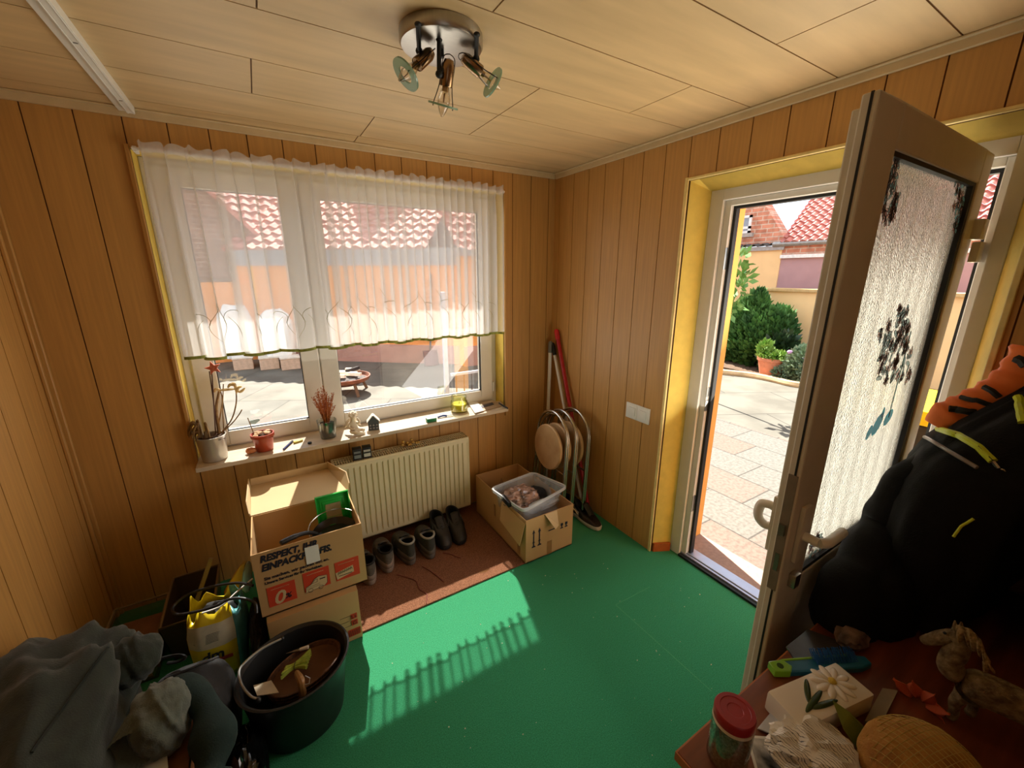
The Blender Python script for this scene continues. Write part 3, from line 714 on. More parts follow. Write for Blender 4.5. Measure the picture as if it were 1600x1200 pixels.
# right carton with the clear tub on it
cb = thing('shipping_carton', 'open cardboard shipping carton with black handling symbols beside the radiator', 'cardboard box', (1.24, 1.94, 0))
KX0, KX1, KY0, KY1, KZ = 1.083, 1.418, 1.632, 2.255, .285
carton(MB(), KX0, KX1, KY0, KY1, .009, KZ).build('carton_body', card, cb, smooth=0)
f = MB()
plate(f, [(KX1 + .001, KY0, KZ - .03), (KX1 + .001, KY0 + .10, KZ - .01), (KX1 + .05, KY0 + .09, KZ - .07), (KX1 + .045, KY0 + .01, KZ - .09)], Vector((.003, 0, .002)))
f.build('side_flap', card, cb, smooth=0); f = MB()
plate(f, [(KX0 - .001, KY0 + .005, KZ - .02), (KX0 - .001, KY0 + .26, KZ - .01), (KX0 - .03, KY0 + .24, KZ - .12), (KX0 - .028, KY0 + .02, KZ - .16)], Vector((-.003, 0, .002)))
f.build('side_flap', card, cb, smooth=0)
f = MB(); plate(f, [(KX0 + .125, KY0 - .001, KZ), (KX0 + .21, KY0 - .001, KZ), (KX0 + .20, KY0 - .035, KZ - .075), (KX0 + .17, KY0 - .045, KZ - .085)], Vector((0, -.003, .001))); f.build('torn_flap', card_in, cb, smooth=0)
f = MB(); y0 = KY0 - .0008
def arrow(mb, x, z):
    mb.prism([(x - .004, z), (x + .004, z), (x + .004, z + .075), (x + .011, z + .070), (x, z + .098), (x - .011, z + .070), (x - .004, z + .075)], y0 - .0004, y0, Matrix(((1, 0, 0, 0), (0, 0, 1, 0), (0, 1, 0, 0), (0, 0, 0, 1))))
    mb.prism([(x - .013, z - .018), (x + .013, z - .018), (x + .013, z - .012), (x + .004, z - .006), (x + .004, z + .012), (x + .010, z + .012), (x, z + .026), (x - .010, z + .012), (x - .004, z + .012), (x - .004, z - .006), (x - .013, z - .012)], y0 - .0008, y0 - .0004, Matrix(((1, 0, 0, 0), (0, 0, 1, 0), (0, 1, 0, 0), (0, 0, 0, 1))))
arrow(f, KX0 + .052, .115); f.build('handling_symbol', ink, cb, smooth=0); f = MB(); arrow(f, KX0 + .092, .115); f.build('handling_symbol', ink, cb, smooth=0); f = MB()
f.box(KX0 + .155, KX0 + .20, y0 - .0004, y0, .165, .172).box(KX0 + .205, KX0 + .225, y0 - .0004, y0, .175, .195)
f.build('handling_symbol', ink, cb, smooth=0)
for x in (.252, .285): f = MB(); f.box(KX0 + x - .011, KX0 + x + .011, y0 - .0004, y0, .150, .157).box(KX0 + x - .004, KX0 + x + .004, y0 - .0004, y0, .157, .180).box(KX0 + x - .009, KX0 + x + .009, y0 - .0006, y0 - .0002, .168, .185).build('handling_symbol', ink, cb, smooth=0)
tp = MB().box(KX0 + .148, KX0 + .182, y0 - .0006, y0, .010, .10).build('parcel_tape', mat('brown_tape', (150, 110, 66), rough=.3), cb, smooth=0)
MB().box(KX0 - .0015, KX0 - .0005, 1.98, 2.0, .12, .20).build('parcel_tape', MATS['brown_tape'], cb, smooth=0); MB().box(KX0 - .0015, KX0 - .0005, 1.69, 1.72, .03, .11).build('parcel_tape', MATS['brown_tape'], cb, smooth=0)
# things lying inside the carton
tag(MB().blob((1.18, 2.10, .07), (.07, .09, .05), .3, 2, 4, 3, .015).build('dark_bundle', black_pl, loc=(1.18, 2.1, .02)), 'dark bundle lying at the bottom of the open shipping carton', 'bundle')
f = MB(); plate(f, [(1.16, 2.13, .20), (1.27, 2.16, .215), (1.26, 2.20, .14), (1.15, 2.18, .13)], Vector((0, .003, .001)))
f.prism([(0, 0), (.05, 0), (.032, .055)], 0, .004, T(1.20, 2.15, .21) @ RX(70))
tag(f.build('folded_card', mat('dark_card', (130, 92, 54), rough=.8), loc=(1.2, 2.15, .14)), 'folded brown card piece sticking up behind the clear tub', 'cardboard')
# clear tub, standing askew in the carton
tubg = mat('clear_tub_plastic', (206, 214, 222), rough=.2, var=.03, alpha=.34)
ct = thing('storage_tub', 'clear plastic storage tub set askew in the shipping carton', 'storage tub', (1.31, 1.86, .16))
cor = [Vector((1.072, 1.935, .352)), Vector((1.395, 2.02, .352)), Vector((1.465, 1.735, .352)), Vector((1.088, 1.675, .352))]
cor = [at_z(765, 763, .33), at_z(833, 737, .33), at_z(888, 760, .33), at_z(818, 799, .33)]
cen = sum(cor, Vector()) / 4
def tubring(k, dz, rr=.12):
    out = []
    P = [cen + (c_ - cen) * k for c_ in cor]
    for i in range(4):
        a, b_, c_ = P[i - 1], P[i], P[(i + 1) % 4]
        for t in (0, .25, .5, .75, 1):
            p = b_ + (a - b_) * rr; q = b_ + (c_ - b_) * rr
            out.append((1 - t) ** 2 * p + 2 * t * (1 - t) * b_ + t * t * q + Vector((0, 0, dz)))
    return out
f = MB(); f.loft([tubring(.80, -.15), tubring(.87, -.05), tubring(.95, -.012), tubring(.955, 0), tubring(.93, -.012), tubring(.85, -.05), tubring(.78, -.146)], cap=True)
f.build('tub_body', tubg, ct, smooth=50)
f = MB(); r1, r2, r3, r4 = tubring(.95, -.014), tubring(1, -.012), tubring(1, .003), tubring(.95, .003); f.loft([r1, r2, r3, r4, r1], cap=False)
f.build('tub_rim', mat('frosted_rim', (226, 230, 232), rough=.3, alpha=.6), ct, smooth=50)
m_ = (cor[0] + cor[3]) / 2; f = MB().box(-.05, .05, -.014, .006, -.022, .008, T(*(m_ + Vector((-.0, 0, -.004)))) @ RZ(84), .003)
f.build('clip_handle', black_pl, ct)
bagp = mat('crumpled_film', (206, 168, 150), rough=.12, color2=(40, 32, 32), scale=22, stretch=(1, 2, 1), spec=.8)
tag(MB().blob(cen + Vector((-.055, .01, -.055)), (.105, .10, .065), .28, 3.2, 8, 4, cen.z - .138).build('film_bag', bagp, loc=cen + Vector((-.05, 0, -.13))), 'crumpled clear film bag of pinkish and dark goods in the storage tub', 'bag')
tag(MB().blob(cen + Vector((.09, .04, -.085)), (.05, .07, .045), .25, 3, 5, 3, cen.z - .138).build('black_cloth', mat('black_cloth', (24, 24, 28), rough=.9), loc=cen + Vector((.09, .04, -.13))), 'black cloth bundle in the right end of the storage tub', 'cloth')
tag(MB().blob(cen + Vector((.03, -.095, -.075)), (.11, .03, .035), .3, 3, 9, 3, cen.z - .138).build('film_wrap', mat('grey_film', (190, 198, 206), rough=.2), loc=cen + Vector((.03, -.09, -.13))), 'pale film wrapping pressed against the front of the storage tub', 'bag')

# ------------------------------------------------------------------ shoes
def make_shoe(name, label, upper_m, sole_m, lining_m, seed, L=.285, high=.105, lace_m=None, group='shoes in a row under the radiator', collar_c=None, toe_light=None):
    """built pointing along +Y, heel at y=0"""
    t = thing(name, label, 'shoe', (0, 0, 0), group)
    n = 40
    def foot(k, z, sc=1):
        a = 2 * math.pi * k / n; c, s = math.cos(a), math.sin(a)          # a=0 -> toe
        y = L * (.5 + .5 * c); x = .5 * (.100 if c > 0 else .078 + .022 * (1 + c)) * math.copysign(abs(s) ** .8, s)
        if c > 0: x += .006 * c * (1 - abs(s))
        return Vector((x * sc, L / 2 + (y - L / 2) * sc, z))
    so = MB(); so.loft([[foot(k, .001, .95) for k in range(n)], [foot(k, .004, 1.0) for k in range(n)], [foot(k, .022, 1.03) for k in range(n)], [foot(k, .030, 1.0) for k in range(n)]])
    so.build('sole', sole_m, t, smooth=50)
    def coll(k, dz=0, sc=1):
        a = 2 * math.pi * k / n; c, s = math.cos(a), math.sin(a)
        return Vector((.034 * sc * s, .068 + .058 * sc * c, high - .02 * max(0, c) + .006 * (-c) + dz))
    def up(v):
        ring = []
        for k in range(n):
            a = 2 * math.pi * k / n; c = math.cos(a); f0, f1 = foot(k, .028), coll(k)
            toe = max(0, c)
            hh = v ** (1.0 - .35 * toe); kk = v ** (2.6 - 1.3 * toe) if c < .2 else v ** 1.25
            p = f0.lerp(f1, kk); p.z = .028 + (f1.z - .028) * (1 - (1 - v) ** (1.15 + 1.1 * toe))
            p += Vector((0, 0, .003 * noise.noise(p * 40 + Vector((seed, 0, 0)))))
            ring.append(p)
        return ring
    u = MB(); u.loft([up(j / 10) for j in range(11)], cap=False); u.build('upper', upper_m, t, smooth=60)
    cl = MB(); cl.tube([coll(k) for k in range(n)], .0055, 8, closed=True); cl.build('collar', collar_c or lining_m, t)
    ln = MB(); ln.loft([[coll(k, -.002, .96) for k in range(n)], [coll(k, -.05, .98) for k in range(n)]], cap=False); ln.poly([coll(k, -.05, .98) for k in range(n)]); ln.build('lining', lining_m, t, smooth=60)
    MB().sheet(lambda a, b: Vector(((a - .5) * .046, .118 + .050 * b - .02 * (1 - b), .118 - .052 * b + .006 * math.cos((a - .5) * 3))), 8, 6).build('tongue', upper_m, t, solid=.006)
    la = MB()
    for i in range(4):
        y = .128 + .016 * i; z = .098 - .0105 * i
        la.tube([(-.022, y, z - .006), (0, y + .002, z + .002), (.022, y, z - .006)], .0022, 6)
        la.tube([(-.022, y, z - .006), (0, y + .008, z + .001), (.022, y + .016, z - .015)], .002, 6)
    la.build('laces', lace_m or lining_m, t)
    MB().sheet(lambda a, b: foot(int(round((.30 + .40 * a) * n)) % n, .030 + .032 * b, 1.012 - .03 * b), 16, 2).build('heel_patch', toe_light or sole_m, t, solid=.002)
    return t
sh_a = mat('taupe_suede', (84, 74, 64), rough=.9, var=.2, scale=60)
sh_b = mat('olive_trainer', (54, 51, 44), rough=.85, var=.2, scale=60)
sh_c = mat('black_leather', (34, 30, 28), rough=.55, var=.15, scale=40)
so_a = mat('grey_rubber', (138, 118, 104), rough=.8)
so_b = mat('brown_rubber', (96, 84, 74), rough=.8)
so_c = mat('black_rubber', (32, 30, 30), rough=.7)
ln_d = mat('dark_lining', (22, 20, 20), rough=.95)
ln_g = mat('grey_piping', (150, 146, 136), rough=.8)
lace_r = mat('red_brown_lace', (112, 52, 42), rough=.8)
pairs = [(make_shoe('walking_shoe', 'taupe walking shoe half hidden behind the removal box', sh_a, so_a, ln_d, 1), (.300, 1.915, .008), 4),
         (make_shoe('walking_shoe', 'taupe walking shoe with pale heel, second shoe from the removal box', sh_a, so_a, ln_d, 2), (.402, 1.958, .008), -2),
         (make_shoe('trainer', 'olive trainer with pale collar piping, left one of the middle pair', sh_b, so_b, ln_d, 3, collar_c=ln_g, high=.115), (.530, 1.955, .008), 2),
         (make_shoe('trainer', 'olive trainer with pale collar piping, right one of the middle pair', sh_b, so_b, ln_d, 4, collar_c=ln_g, high=.115), (.640, 1.945, .008), -5),
         (make_shoe('black_shoe', 'dark shoe turned toe forward, left one of the pair nearest the carton', sh_c, so_c, ln_d, 5, L=.25, high=.108), (.762, 2.235, .008), 178),
         (make_shoe('black_shoe', 'dark shoe turned toe forward, right one of the pair nearest the carton', sh_c, so_c, ln_d, 6, L=.25, high=.108), (.872, 2.228, .008), 174)]
for t, l, a in pairs: t.scale = (1.08, 1.04, 1.12); t.location = l; t.rotation_euler.z = R(a)
def lace(shoe, pts):
    o = tag(MB().tube(smoothpath(pts, 8), .0022, 6).build('loose_lace', lace_r, loc=pts[0]), '', 'shoelace'); return o
z = .0105
o = lace(None, [at_z(*p, z) for p in ((620, 898), (635, 902), (650, 908), (655, 920), (664, 926), (667, 930), (666, 943))]); o['label'] = 'long loose red-brown lace trailing from the taupe shoe into the sunlight'
o = lace(None, [at_z(*p, z) for p in ((660, 885), (672, 892), (683, 900), (693, 909))]); o['label'] = 'loose red-brown lace trailing from the middle trainers'
o = lace(None, [at_z(*p, z) for p in ((692, 864), (704, 866), (714, 870), (720, 872))]); o['label'] = 'short loose red-brown lace in front of the dark pair of shoes'
wh_sole = mat('white_rubber', (206, 196, 188), rough=.6)
for i, (l, a, lb) in enumerate((((1.668, 1.90, 0), -62, 'black shoe with pale sole in front, lying below the folding stools'), ((1.66, 2.02, 0), -80, 'black shoe with pale sole, pushed further back below the folding stools'))):
    s_ = make_shoe('slip_on_shoe', lb, sh_c, wh_sole, ln_d, 9 + i, L=.25, high=.08, group='shoes below the folding stools'); s_.location = l; s_.rotation_euler.z = R(180 + a + 62 if i == 0 else 185)

# ------------------------------------------------------------------ folding stools leaning in the corner
oak_seat = mat('oak_seat', (216, 182, 134), rough=.45, color2=(184, 146, 100), scale=7, stretch=(1, 9, 1), detail=6)
def make_stool(label):
    """stands in its own XZ plane facing -Y; folded flat"""
    t = thing('folding_stool', label, 'stool', (0, 0, 0), 'folding stools leaning in the corner')
    def hoop(hw, h, y, zb):
        P = [(-hw * 1.12, y, zb), (-hw, y, h - hw)]
        P += [(hw * math.cos(math.pi - math.pi * k / 14), y, h - hw + hw * math.sin(math.pi * k / 14)) for k in range(1, 14)]
        return P + [(hw, y, h - hw), (hw * 1.12, y, zb)]
    MB().tube(hoop(.166, .725, .008, .012), .0095, 10).build('front_hoop', chrome, t)
    MB().tube(hoop(.158, .705, .029, .012), .009, 10).build('rear_hoop', chrome, t)
    MB().lathe([(0, -.012), (.146, -.012), (.153, -.006), (.153, .006), (.146, .012), (0, .012)], 48, T(0, -.014, .482) @ RX(90)).build('seat', oak_seat, t)
    MB().tube([(-.15, .02, .34), (.15, .02, .34)], .006, 8).build('crossbar', chrome, t); MB().tube([(-.165, .01, .13), (.165, .01, .13)], .006, 8).build('crossbar', chrome, t)
    f = MB()
    for x in (-.172, .172): f.tube([(x, .01, 0), (x * 1.02, .01, .03)], .012, 8)
    f.build('foot_cap', black_pl, t)
    return t
labs = ['folding stool with round oak seat, nearest of the row leaning in the corner', 'folding stool in the middle of the row, close behind the nearest oak seat', 'folding stool last in the row, closest to the switch wall']
for i, (x, y, lean, rz) in enumerate(((1.492, 2.022, 4, -92), (1.556, 2.012, 4, -92), (1.646, 1.995, 4, -92))):
    s_ = make_stool(labs[i]); s_.location = (x, y, .001); s_.rotation_euler = (R(-lean), 0, R(rz))

# ------------------------------------------------------------------ broom handles in the corner
def stick(name, label, a, b, r, m, tip=None, tipm=None):
    t = thing(name, label, 'pole', a); a, b = Vector(a), Vector(b)
    MB().tube([a, b], r, 12).build('pole', m, t)
    if tip:
        k = b + (a - b).normalized() * tip; MB().tube([k, b, b + (b - a).normalized() * .012], [r * 1.25, r * 1.25, r * .7], 12).build('grip', tipm, t)
red = mat('red_pole', (176, 26, 34), rough=.35, var=.04)
stick('broom_handle', 'white broom handle with grey end standing upright in the corner', (1.728, 2.330, .001), (1.744, 2.335, 1.12), .013, white_pl, .07, mat('grey_grip', (120, 118, 112)))
stick('mop_handle', 'white mop handle with black end crossing behind the red pole', (1.740, 1.90, .001), (1.757, 2.325, 1.11), .011, white_pl, .08, black_pl)
stick('red_broom_handle', 'red broom handle leaning in the corner, the tallest of the poles', (1.738, 1.83, .001), (1.762, 2.292, 1.21), .014, red, .06, mat('red_grip', (210, 40, 50), rough=.4))

# ------------------------------------------------------------------ things on the window sill
SZ = .711
def pot(name, label, c, r0, r1, h, m, soil, cat='plant pot'):
    t = thing(name, label, cat, c); x, y, z0 = c
    MB().lathe([(0, 0), (r0, 0), (r0 + .002, .003), (r1, h - .006), (r1 + .002, h), (r1 - .004, h), (r1 - .006, h - .012), (0, h - .014)], 36, T(*c)).build('pot_body', m, t)
    MB().blob((x, y, z0 + h - .014), (r1 * .86, r1 * .86, .012), .4, 5, 2, 3).build('soil', soil, t)
    return t
soil = mat('dry_soil', (96, 70, 50), rough=1, color2=(50, 34, 24), scale=80)
silv = mat('silver_ceramic', (188, 182, 170), rough=.3, metal=.35, var=.06, scale=12)
dry = mat('dried_stem', (176, 138, 84), rough=.8, color2=(110, 80, 46), scale=30)
straw = mat('dried_petal', (228, 200, 140), rough=.8, color2=(200, 164, 100), scale=20)
dcol = mat('dried_leaf', (150, 118, 70), rough=.9, color2=(96, 72, 44), scale=20)
pc = Vector((-.300, 2.352, SZ))
t = pot('silver_plant_pot', 'silver-grey ceramic pot with a withered lily at the left end of the sill', pc, .050, .062, .125, silv, soil)
f = MB()
def px(*q, Y=2.40): return at_y(*q, Y)
f.tube(smoothpath([px(343, 680, Y=2.37), px(338, 640, Y=2.38), px(341, 618), px(343, 608)], 6), [.008 - .0002 * i for i in range(19)], 8)
f.tube(smoothpath([px(350, 678, Y=2.37), px(348, 640), px(349, 600)], 5), .0025, 6)
f.tube(smoothpath([px(346, 676, Y=2.37), px(362, 655), px(369, 630), px(369, 612)], 6), .0035, 6)
f.tube(smoothpath([px(349, 674, Y=2.37), px(364, 660), px(374, 647), px(378, 640)], 6), .003, 6)
f.tube(smoothpath([px(340, 672, Y=2.37), px(347, 630), px(345, 612)], 6), .003, 6)
f.build('stem', dry, t)
f = MB(); rr = random.Random(5)
for q0, q1, q2 in (((343, 610), (352, 609), (368, 608)), ((369, 614), (366, 600), (358, 603)), ((369, 616), (372, 606), (378, 604)), ((369, 610), (376, 612), (383, 606)), ((345, 612), (338, 608), (335, 613)), ((366, 603), (360, 601), (356, 606))):
    P = smoothpath([px(*q0), px(*q1), px(*q2)], 6); f.tube(P, [.0015 + .006 * math.sin(math.pi * (k + .3) / len(P)) for k in range(len(P))], 6)
f.build('withered_flower', straw, t)
f = MB()
for i in range(20):
    a = rr.uniform(2.3, 5.2); s0 = pc + Vector((-.02 + .02 * math.cos(a), .02 * math.sin(a), .12)); h = rr.uniform(.02, .085); d = rr.uniform(.012, .045)
    P = smoothpath([s0, s0 + Vector((d * .4 * math.cos(a), d * .4 * math.sin(a), h)), s0 + Vector((d * math.cos(a), d * math.sin(a), h * .8)), s0 + Vector((d * 1.25 * math.cos(a), d * 1.25 * math.sin(a), h * .25))], 4)
    f.tube(P, [.001 + .0038 * math.sin(math.pi * (k + .5) / len(P)) for k in range(len(P))], 5)
f.build('withered_leaves', dcol, t)
# star on sticks
sr = mat('rust_red_star', (172, 62, 40), rough=.5, color2=(206, 120, 84), scale=110, metal=.2)
cst = px(333, 575, Y=2.385)
t = thing('star_pick', 'rust-red speckled star on a wooden stick in the silver pot', 'ornament', pc + Vector((0, 0, .12)))
pts = [((.036 if k % 2 == 0 else .015) * math.sin(R(-12 + 36 * k)), (.036 if k % 2 == 0 else .015) * math.cos(R(-12 + 36 * k))) for k in range(10)]
MB().prism(pts, -.006, .006, T(*cst) @ RX(90)).build('star', sr, t, bev=.002, smooth=0)
MB().tube([px(337, 678, Y=2.365), px(331, 582, Y=2.385)], .003, 6).tube([px(341, 678, Y=2.366), px(327, 580, Y=2.387)], .0025, 6).build('pick_stick', mat('dark_wood_pick', (84, 48, 30)), t)
# red pot
rp = mat('terracotta_red_plastic', (176, 74, 44), rough=.3, var=.05)
rc_ = Vector((-.088, 2.352, SZ))
t = pot('red_plant_pot', 'red-brown plastic pot with dry bulbs on the sunny sill', rc_, .038, .050, .088, rp, soil)
f = MB().lathe([(.050, .074), (.0545, .076), (.0545, .092), (.049, .092)], 36, T(*rc_)); f.build('pot_rim', rp, t)
f = MB()
for i in range(9): f.blob(rc_ + Vector((rr.uniform(-.03, .03), rr.uniform(-.03, .03), .09 + rr.uniform(0, .008))), (.012, .009, .006), .3, 2, i, 2)
f.build('dry_bulb_scale', mat('pale_husk', (214, 176, 138), rough=.8), t)
t = thing('plant_marker', 'pale blue plastic marker on a stick in the red pot', 'plant marker', rc_ + Vector((-.02, 0, .09)))
MB().tube([px(396, 676, Y=2.36), px(387, 653, Y=2.40)], .0022, 6).build('marker_stick', dry, t)
c0 = px(398, 658, Y=2.42); MB().prism([(-.022, -.010), (.0, -.016), (.026, .002), (.018, .010), (-.022, .006)], -.001, .001, T(*c0) @ RX(90)).build('marker_tag', mat('pale_blue_tag', (186, 220, 226), rough=.4), t, smooth=0)
MB().blob(at_z(394, 706, SZ) + Vector((-.003, 0, .014)), (.026, .016, .015), .3, 2, 3, 3, SZ); 
tag(MB().blob(at_z(393, 708, SZ) + Vector((0, 0, .014)), (.024, .015, .016), .25, 2, 3, 3, SZ).build('orange_bulb', mat('orange_skin', (206, 128, 74), rough=.5, var=.2, scale=30), loc=at_z(393, 708, SZ)), 'small orange flower bulb lying beside the red pot', 'bulb')
a, b = at_z(443, 702, SZ + .006), at_z(457, 689, SZ + .006)
t = thing('blue_pen', 'short dark blue pen lying on the sill right of the red pot', 'pen', a); MB().tube([a, a.lerp(b, .8)], .0052, 8).build('barrel', mat('navy_plastic', (36, 44, 96), rough=.3), t); MB().tube([a.lerp(b, .8), b], .0056, 8).build('pen_cap', black_pl, t)
c0 = at_z(466, 691, SZ)
tag(MB().box(-.024, .024, -.007, .007, 0, .011, T(*c0) @ RZ(20), .003).build('lighter', mat('yellow_plastic', (206, 184, 54), rough=.3), loc=c0), 'small yellow lighter beside the blue pen on the sill', 'lighter')
c0 = at_z(484, 693, SZ); tag(MB().lathe([(0, 0), (.010, 0), (.010, .008), (0, .009)], 16, T(*c0)).build('bottle_cap', gasket, loc=c0), 'tiny dark cap lying alone on the sill', 'cap')
# glass with dried grass
gc = Vector((.222, 2.365, SZ))
t = thing('glass_planter', 'square-shouldered clear glass holding a dark pot of dry rust-coloured heather', 'plant', gc)
def sqring(r, z, e=.7):
    out = []
    for k in range(24):
        a = 2 * math.pi * k / 24 + .35; c, s = math.cos(a), math.sin(a); out.append(gc + Vector((r * math.copysign(abs(c) ** e, c), r * math.copysign(abs(s) ** e, s), z)))
    return out
MB().loft([sqring(.040, .001), sqring(.052, .100), sqring(.0495, .100), sqring(.038, .006)]).build('glass', thin_glass('planter_glass', (.9, .93, .91), .10), t)
MB().lathe([(0, .008), (.033, .008), (.041, .082), (.036, .084), (0, .078)], 24, T(*gc)).build('inner_pot', mat('charcoal_pot', (50, 48, 46), rough=.6), t)
f = MB(); rr = random.Random(11)
for i in range(70):
    a = rr.uniform(0, 6.3); q = rr.random() ** .6; h = rr.uniform(.10, .225) * (1 - .25 * q); d = .045 * q
    s0 = gc + Vector((.012 * math.cos(a) * q, .012 * math.sin(a) * q, .078)); P = smoothpath([s0, s0 + Vector((d * .35 * math.cos(a), d * .35 * math.sin(a), h * .5)), s0 + Vector((d * math.cos(a), d * math.sin(a), h))], 4)
    f.tube(P, [.0012] * len(P), 4)
    for k in range(2, len(P)):
        for s_ in (0, 1):
            b_ = rr.uniform(0, 6.3); f.tube([P[k], P[k] + Vector((.008 * math.cos(b_), .008 * math.sin(b_), .008))], [.0022, .0006], 4)
f.build('dry_heather', mat('rust_heather', (186, 112, 52), rough=.9, color2=(140, 72, 30), scale=40), t)
# cherub figurine (one skinned body) sitting with crossed legs, wings behind
cream = mat('cream_plaster', (236, 224, 200), rough=.6, var=.04)
ac = Vector((.362, 2.342, SZ))
def skinned(name, nodes, edges, m, parent=None, loc=None, sub=2):
    me = bpy.data.meshes.new(name); org = wloc(parent) if parent else Vector(loc)
    me.from_pydata([Vector(n[0]) - org for n in nodes], edges, []); o = bpy.data.objects.new(name, me); COL.objects.link(o)
    sk = o.modifiers.new('skin', 'SKIN'); me.skin_vertices[0].data[0].use_root = True
    for i, n in enumerate(nodes):
        r = n[1]; me.skin_vertices[0].data[i].radius = (r, r) if not isinstance(r, tuple) else r
        me.skin_vertices[0].data[i].use_root = i == 0
    ss = o.modifiers.new('sub', 'SUBSURF'); ss.levels = ss.render_levels = sub
    for p in me.polygons: p.use_smooth = True
    sk.use_smooth_shade = True
    me.materials.append(m)
    if parent: o.parent = parent
    else: o.location = org
    return o
t = thing('cherub_figurine', 'cream plaster cherub figurine sitting on the sill and resting its head', 'figurine', ac)
def A(x, y, z): return ac + Vector((x, y, z))
nodes = [(A(0, 0, .022), .024), (A(-.004, 0, .045), .020), (A(-.008, -.002, .066), .0185), (A(-.006, -.004, .082), .009), (A(-.004, -.006, .104), .020), (A(-.002, -.006, .118), .017),
         (A(.024, -.022, .022), .0135), (A(.046, -.030, .026), .012), (A(.030, -.040, .012), .009), (A(.012, -.046, .006), .007),
         (A(-.020, -.024, .020), .0135), (A(.004, -.046, .016), .012), (A(.036, -.046, .010), .0085), (A(.050, -.046, .007), .006),
         (A(-.026, -.004, .064), .0085), (A(-.034, -.012, .044), .0078), (A(-.018, -.030, .036), .0065), (A(-.004, -.036, .040), .006),
         (A(.012, -.006, .064), .0085), (A(.028, -.022, .066), .0075), (A(.020, -.028, .088), .0062), (A(.014, -.022, .098), .006)]
edges = [(0, 1), (1, 2), (2, 3), (3, 4), (4, 5), (0, 6), (6, 7), (7, 8), (8, 9), (0, 10), (10, 11), (11, 12), (12, 13), (2, 14), (14, 15), (15, 16), (16, 17), (2, 18), (18, 19), (19, 20), (20, 21)]
skinned('body', nodes, edges, cream, t)
f = MB()
for s_ in (-1, 1):
    f.sheet(lambda a, b, s_=s_: A(-.004 + s_ * (.006 + .040 * a * (1 - .25 * b)), .020 + .014 * a, .040 + .052 * b + .018 * a * (1 - b) - .030 * a * a), 8, 8)
f.build('wing', cream, t, solid=.007, sub=1)
MB().blob(A(-.003, .0, .115), (.023, .023, .020), .22, 6, 2, 4).build('curly_hair', cream, t)
f = MB().blob(A(-.002, -.026, .106), (.004, .005, .004), 0, sub=2)
for s_ in (-1, 1): f.blob(A(-.003 + s_ * .008, -.0235, .111), (.0028, .002, .002), 0, sub=2)
f.build('face_relief', cream, t)
# tealight house
hc = Vector((.470, 2.352, SZ))
t = thing('tealight_house', 'small slate-grey gabled house ornament with a white roof on the sill', 'ornament', hc)
HM = T(*hc) @ RZ(-10)
dkg = mat('slate_ceramic', (74, 80, 80), rough=.6)
MB().prism([(-.030, 0), (.030, 0), (.030, .050), (0, .086), (-.030, .050)], -.021, .021, HM @ RX(90)).build('house_body', dkg, t, smooth=0)
f = MB()
for s_ in (-1, 1): f.box(0, .052, -.024, .024, 0, .004, HM @ T(0, 0, .090) @ (RY(50) if s_ > 0 else RZ(180) @ RY(50)))
f.build('roof', white_pl, t, smooth=0)
f = MB()
for x in (-.018, .0, .018):
    for z in (.014, .032): f.box(x - .006, x + .006, -.0225, -.0205, z - .006, z + .006, HM)
wn = f.build('window_opening', gasket, t, smooth=0)
f = MB()
for x in (-.018, 0, .018):
    for z in (.014, .032): f.box(x - .0008, x + .0008, -.0232, -.022, z - .006, z + .006, HM).box(x - .006, x + .006, -.0232, -.022, z - .0008, z + .0008, HM)
f.build('glazing_bar', white_pl, wn, smooth=0)
# green box, blue peeler, candle jar, leaflets, black pen
c0 = at_z(675, 659, SZ) + Vector((0, .012, 0))
t = thing('matchbox', 'small green box with a pale top on the sill near the candle', 'box', c0)
MB().box(-.030, .030, -.017, .017, 0, .022, T(*c0) @ RZ(-4), .001).build('box_body', mat('green_box_card', (20, 120, 66), rough=.5), t); MB().box(-.028, .028, -.015, .015, .0215, .0228, T(*c0) @ RZ(-4)).build('box_label', mat('pale_green_label', (196, 214, 196)), t, smooth=0)
a, b = at_z(684, 652, SZ + .006), at_z(703, 649, SZ + .006)
t = thing('blue_knife', 'small blue-handled kitchen knife lying beside the green box', 'knife', a)
MB().tube(smoothpath([a, a.lerp(b, .4) + Vector((0, .004, .004)), a.lerp(b, .75)], 4), .0065, 8).build('knife_handle', mat('blue_plastic', (40, 66, 128), rough=.35), t)
MB().box(0, .045, -.006, .006, 0, .002, T(*a.lerp(b, .7)) @ RZ(-8)).build('blade', chrome, t, smooth=0)
cc = Vector((1.040, 2.392, SZ))
t = thing('candle_jar', 'round glass jar with a yellow candle on the sill', 'candle', cc)
MB().lathe([(0, .001), (.050, .001), (.056, .008), (.056, .072), (.048, .084), (.048, .090), (.053, .093), (.053, .106), (.050, .107), (.046, .090), (.053, .072), (.053, .010), (0, .005)], 40, T(*cc)).build('jar_glass', thin_glass('candle_glass', (.96, .97, .82), .09), t)
wx = MB().lathe([(0, .007), (.0515, .007), (.0515, .050), (.049, .054), (0, .050)], 40, T(*cc)).build('yellow_wax', mat('yellow_wax', (238, 224, 60), rough=.4, var=.04), t)
MB().tube([cc + Vector((0, 0, .05)), cc + Vector((.002, 0, .068))], .0012, 5).build('wick', gasket, wx)
def leaflet(name, label, cat, pts, m, th=.004, lift=0, group=None):
    f = MB(); plate(f, [at_z(*p, SZ + lift) for p in pts], Vector((0, 0, th)))
    return tag(f.build(name, m, loc=at_z(*pts[0], SZ + lift), smooth=0), label, cat, group)
brown_book = mat('tan_cover', (176, 150, 116), rough=.6)
leaflet('booklet', 'tan booklet lying under the white paper at the right end of the sill', 'booklet', ((745, 646), (787, 634), (782, 627), (737, 634)), brown_book, .005)
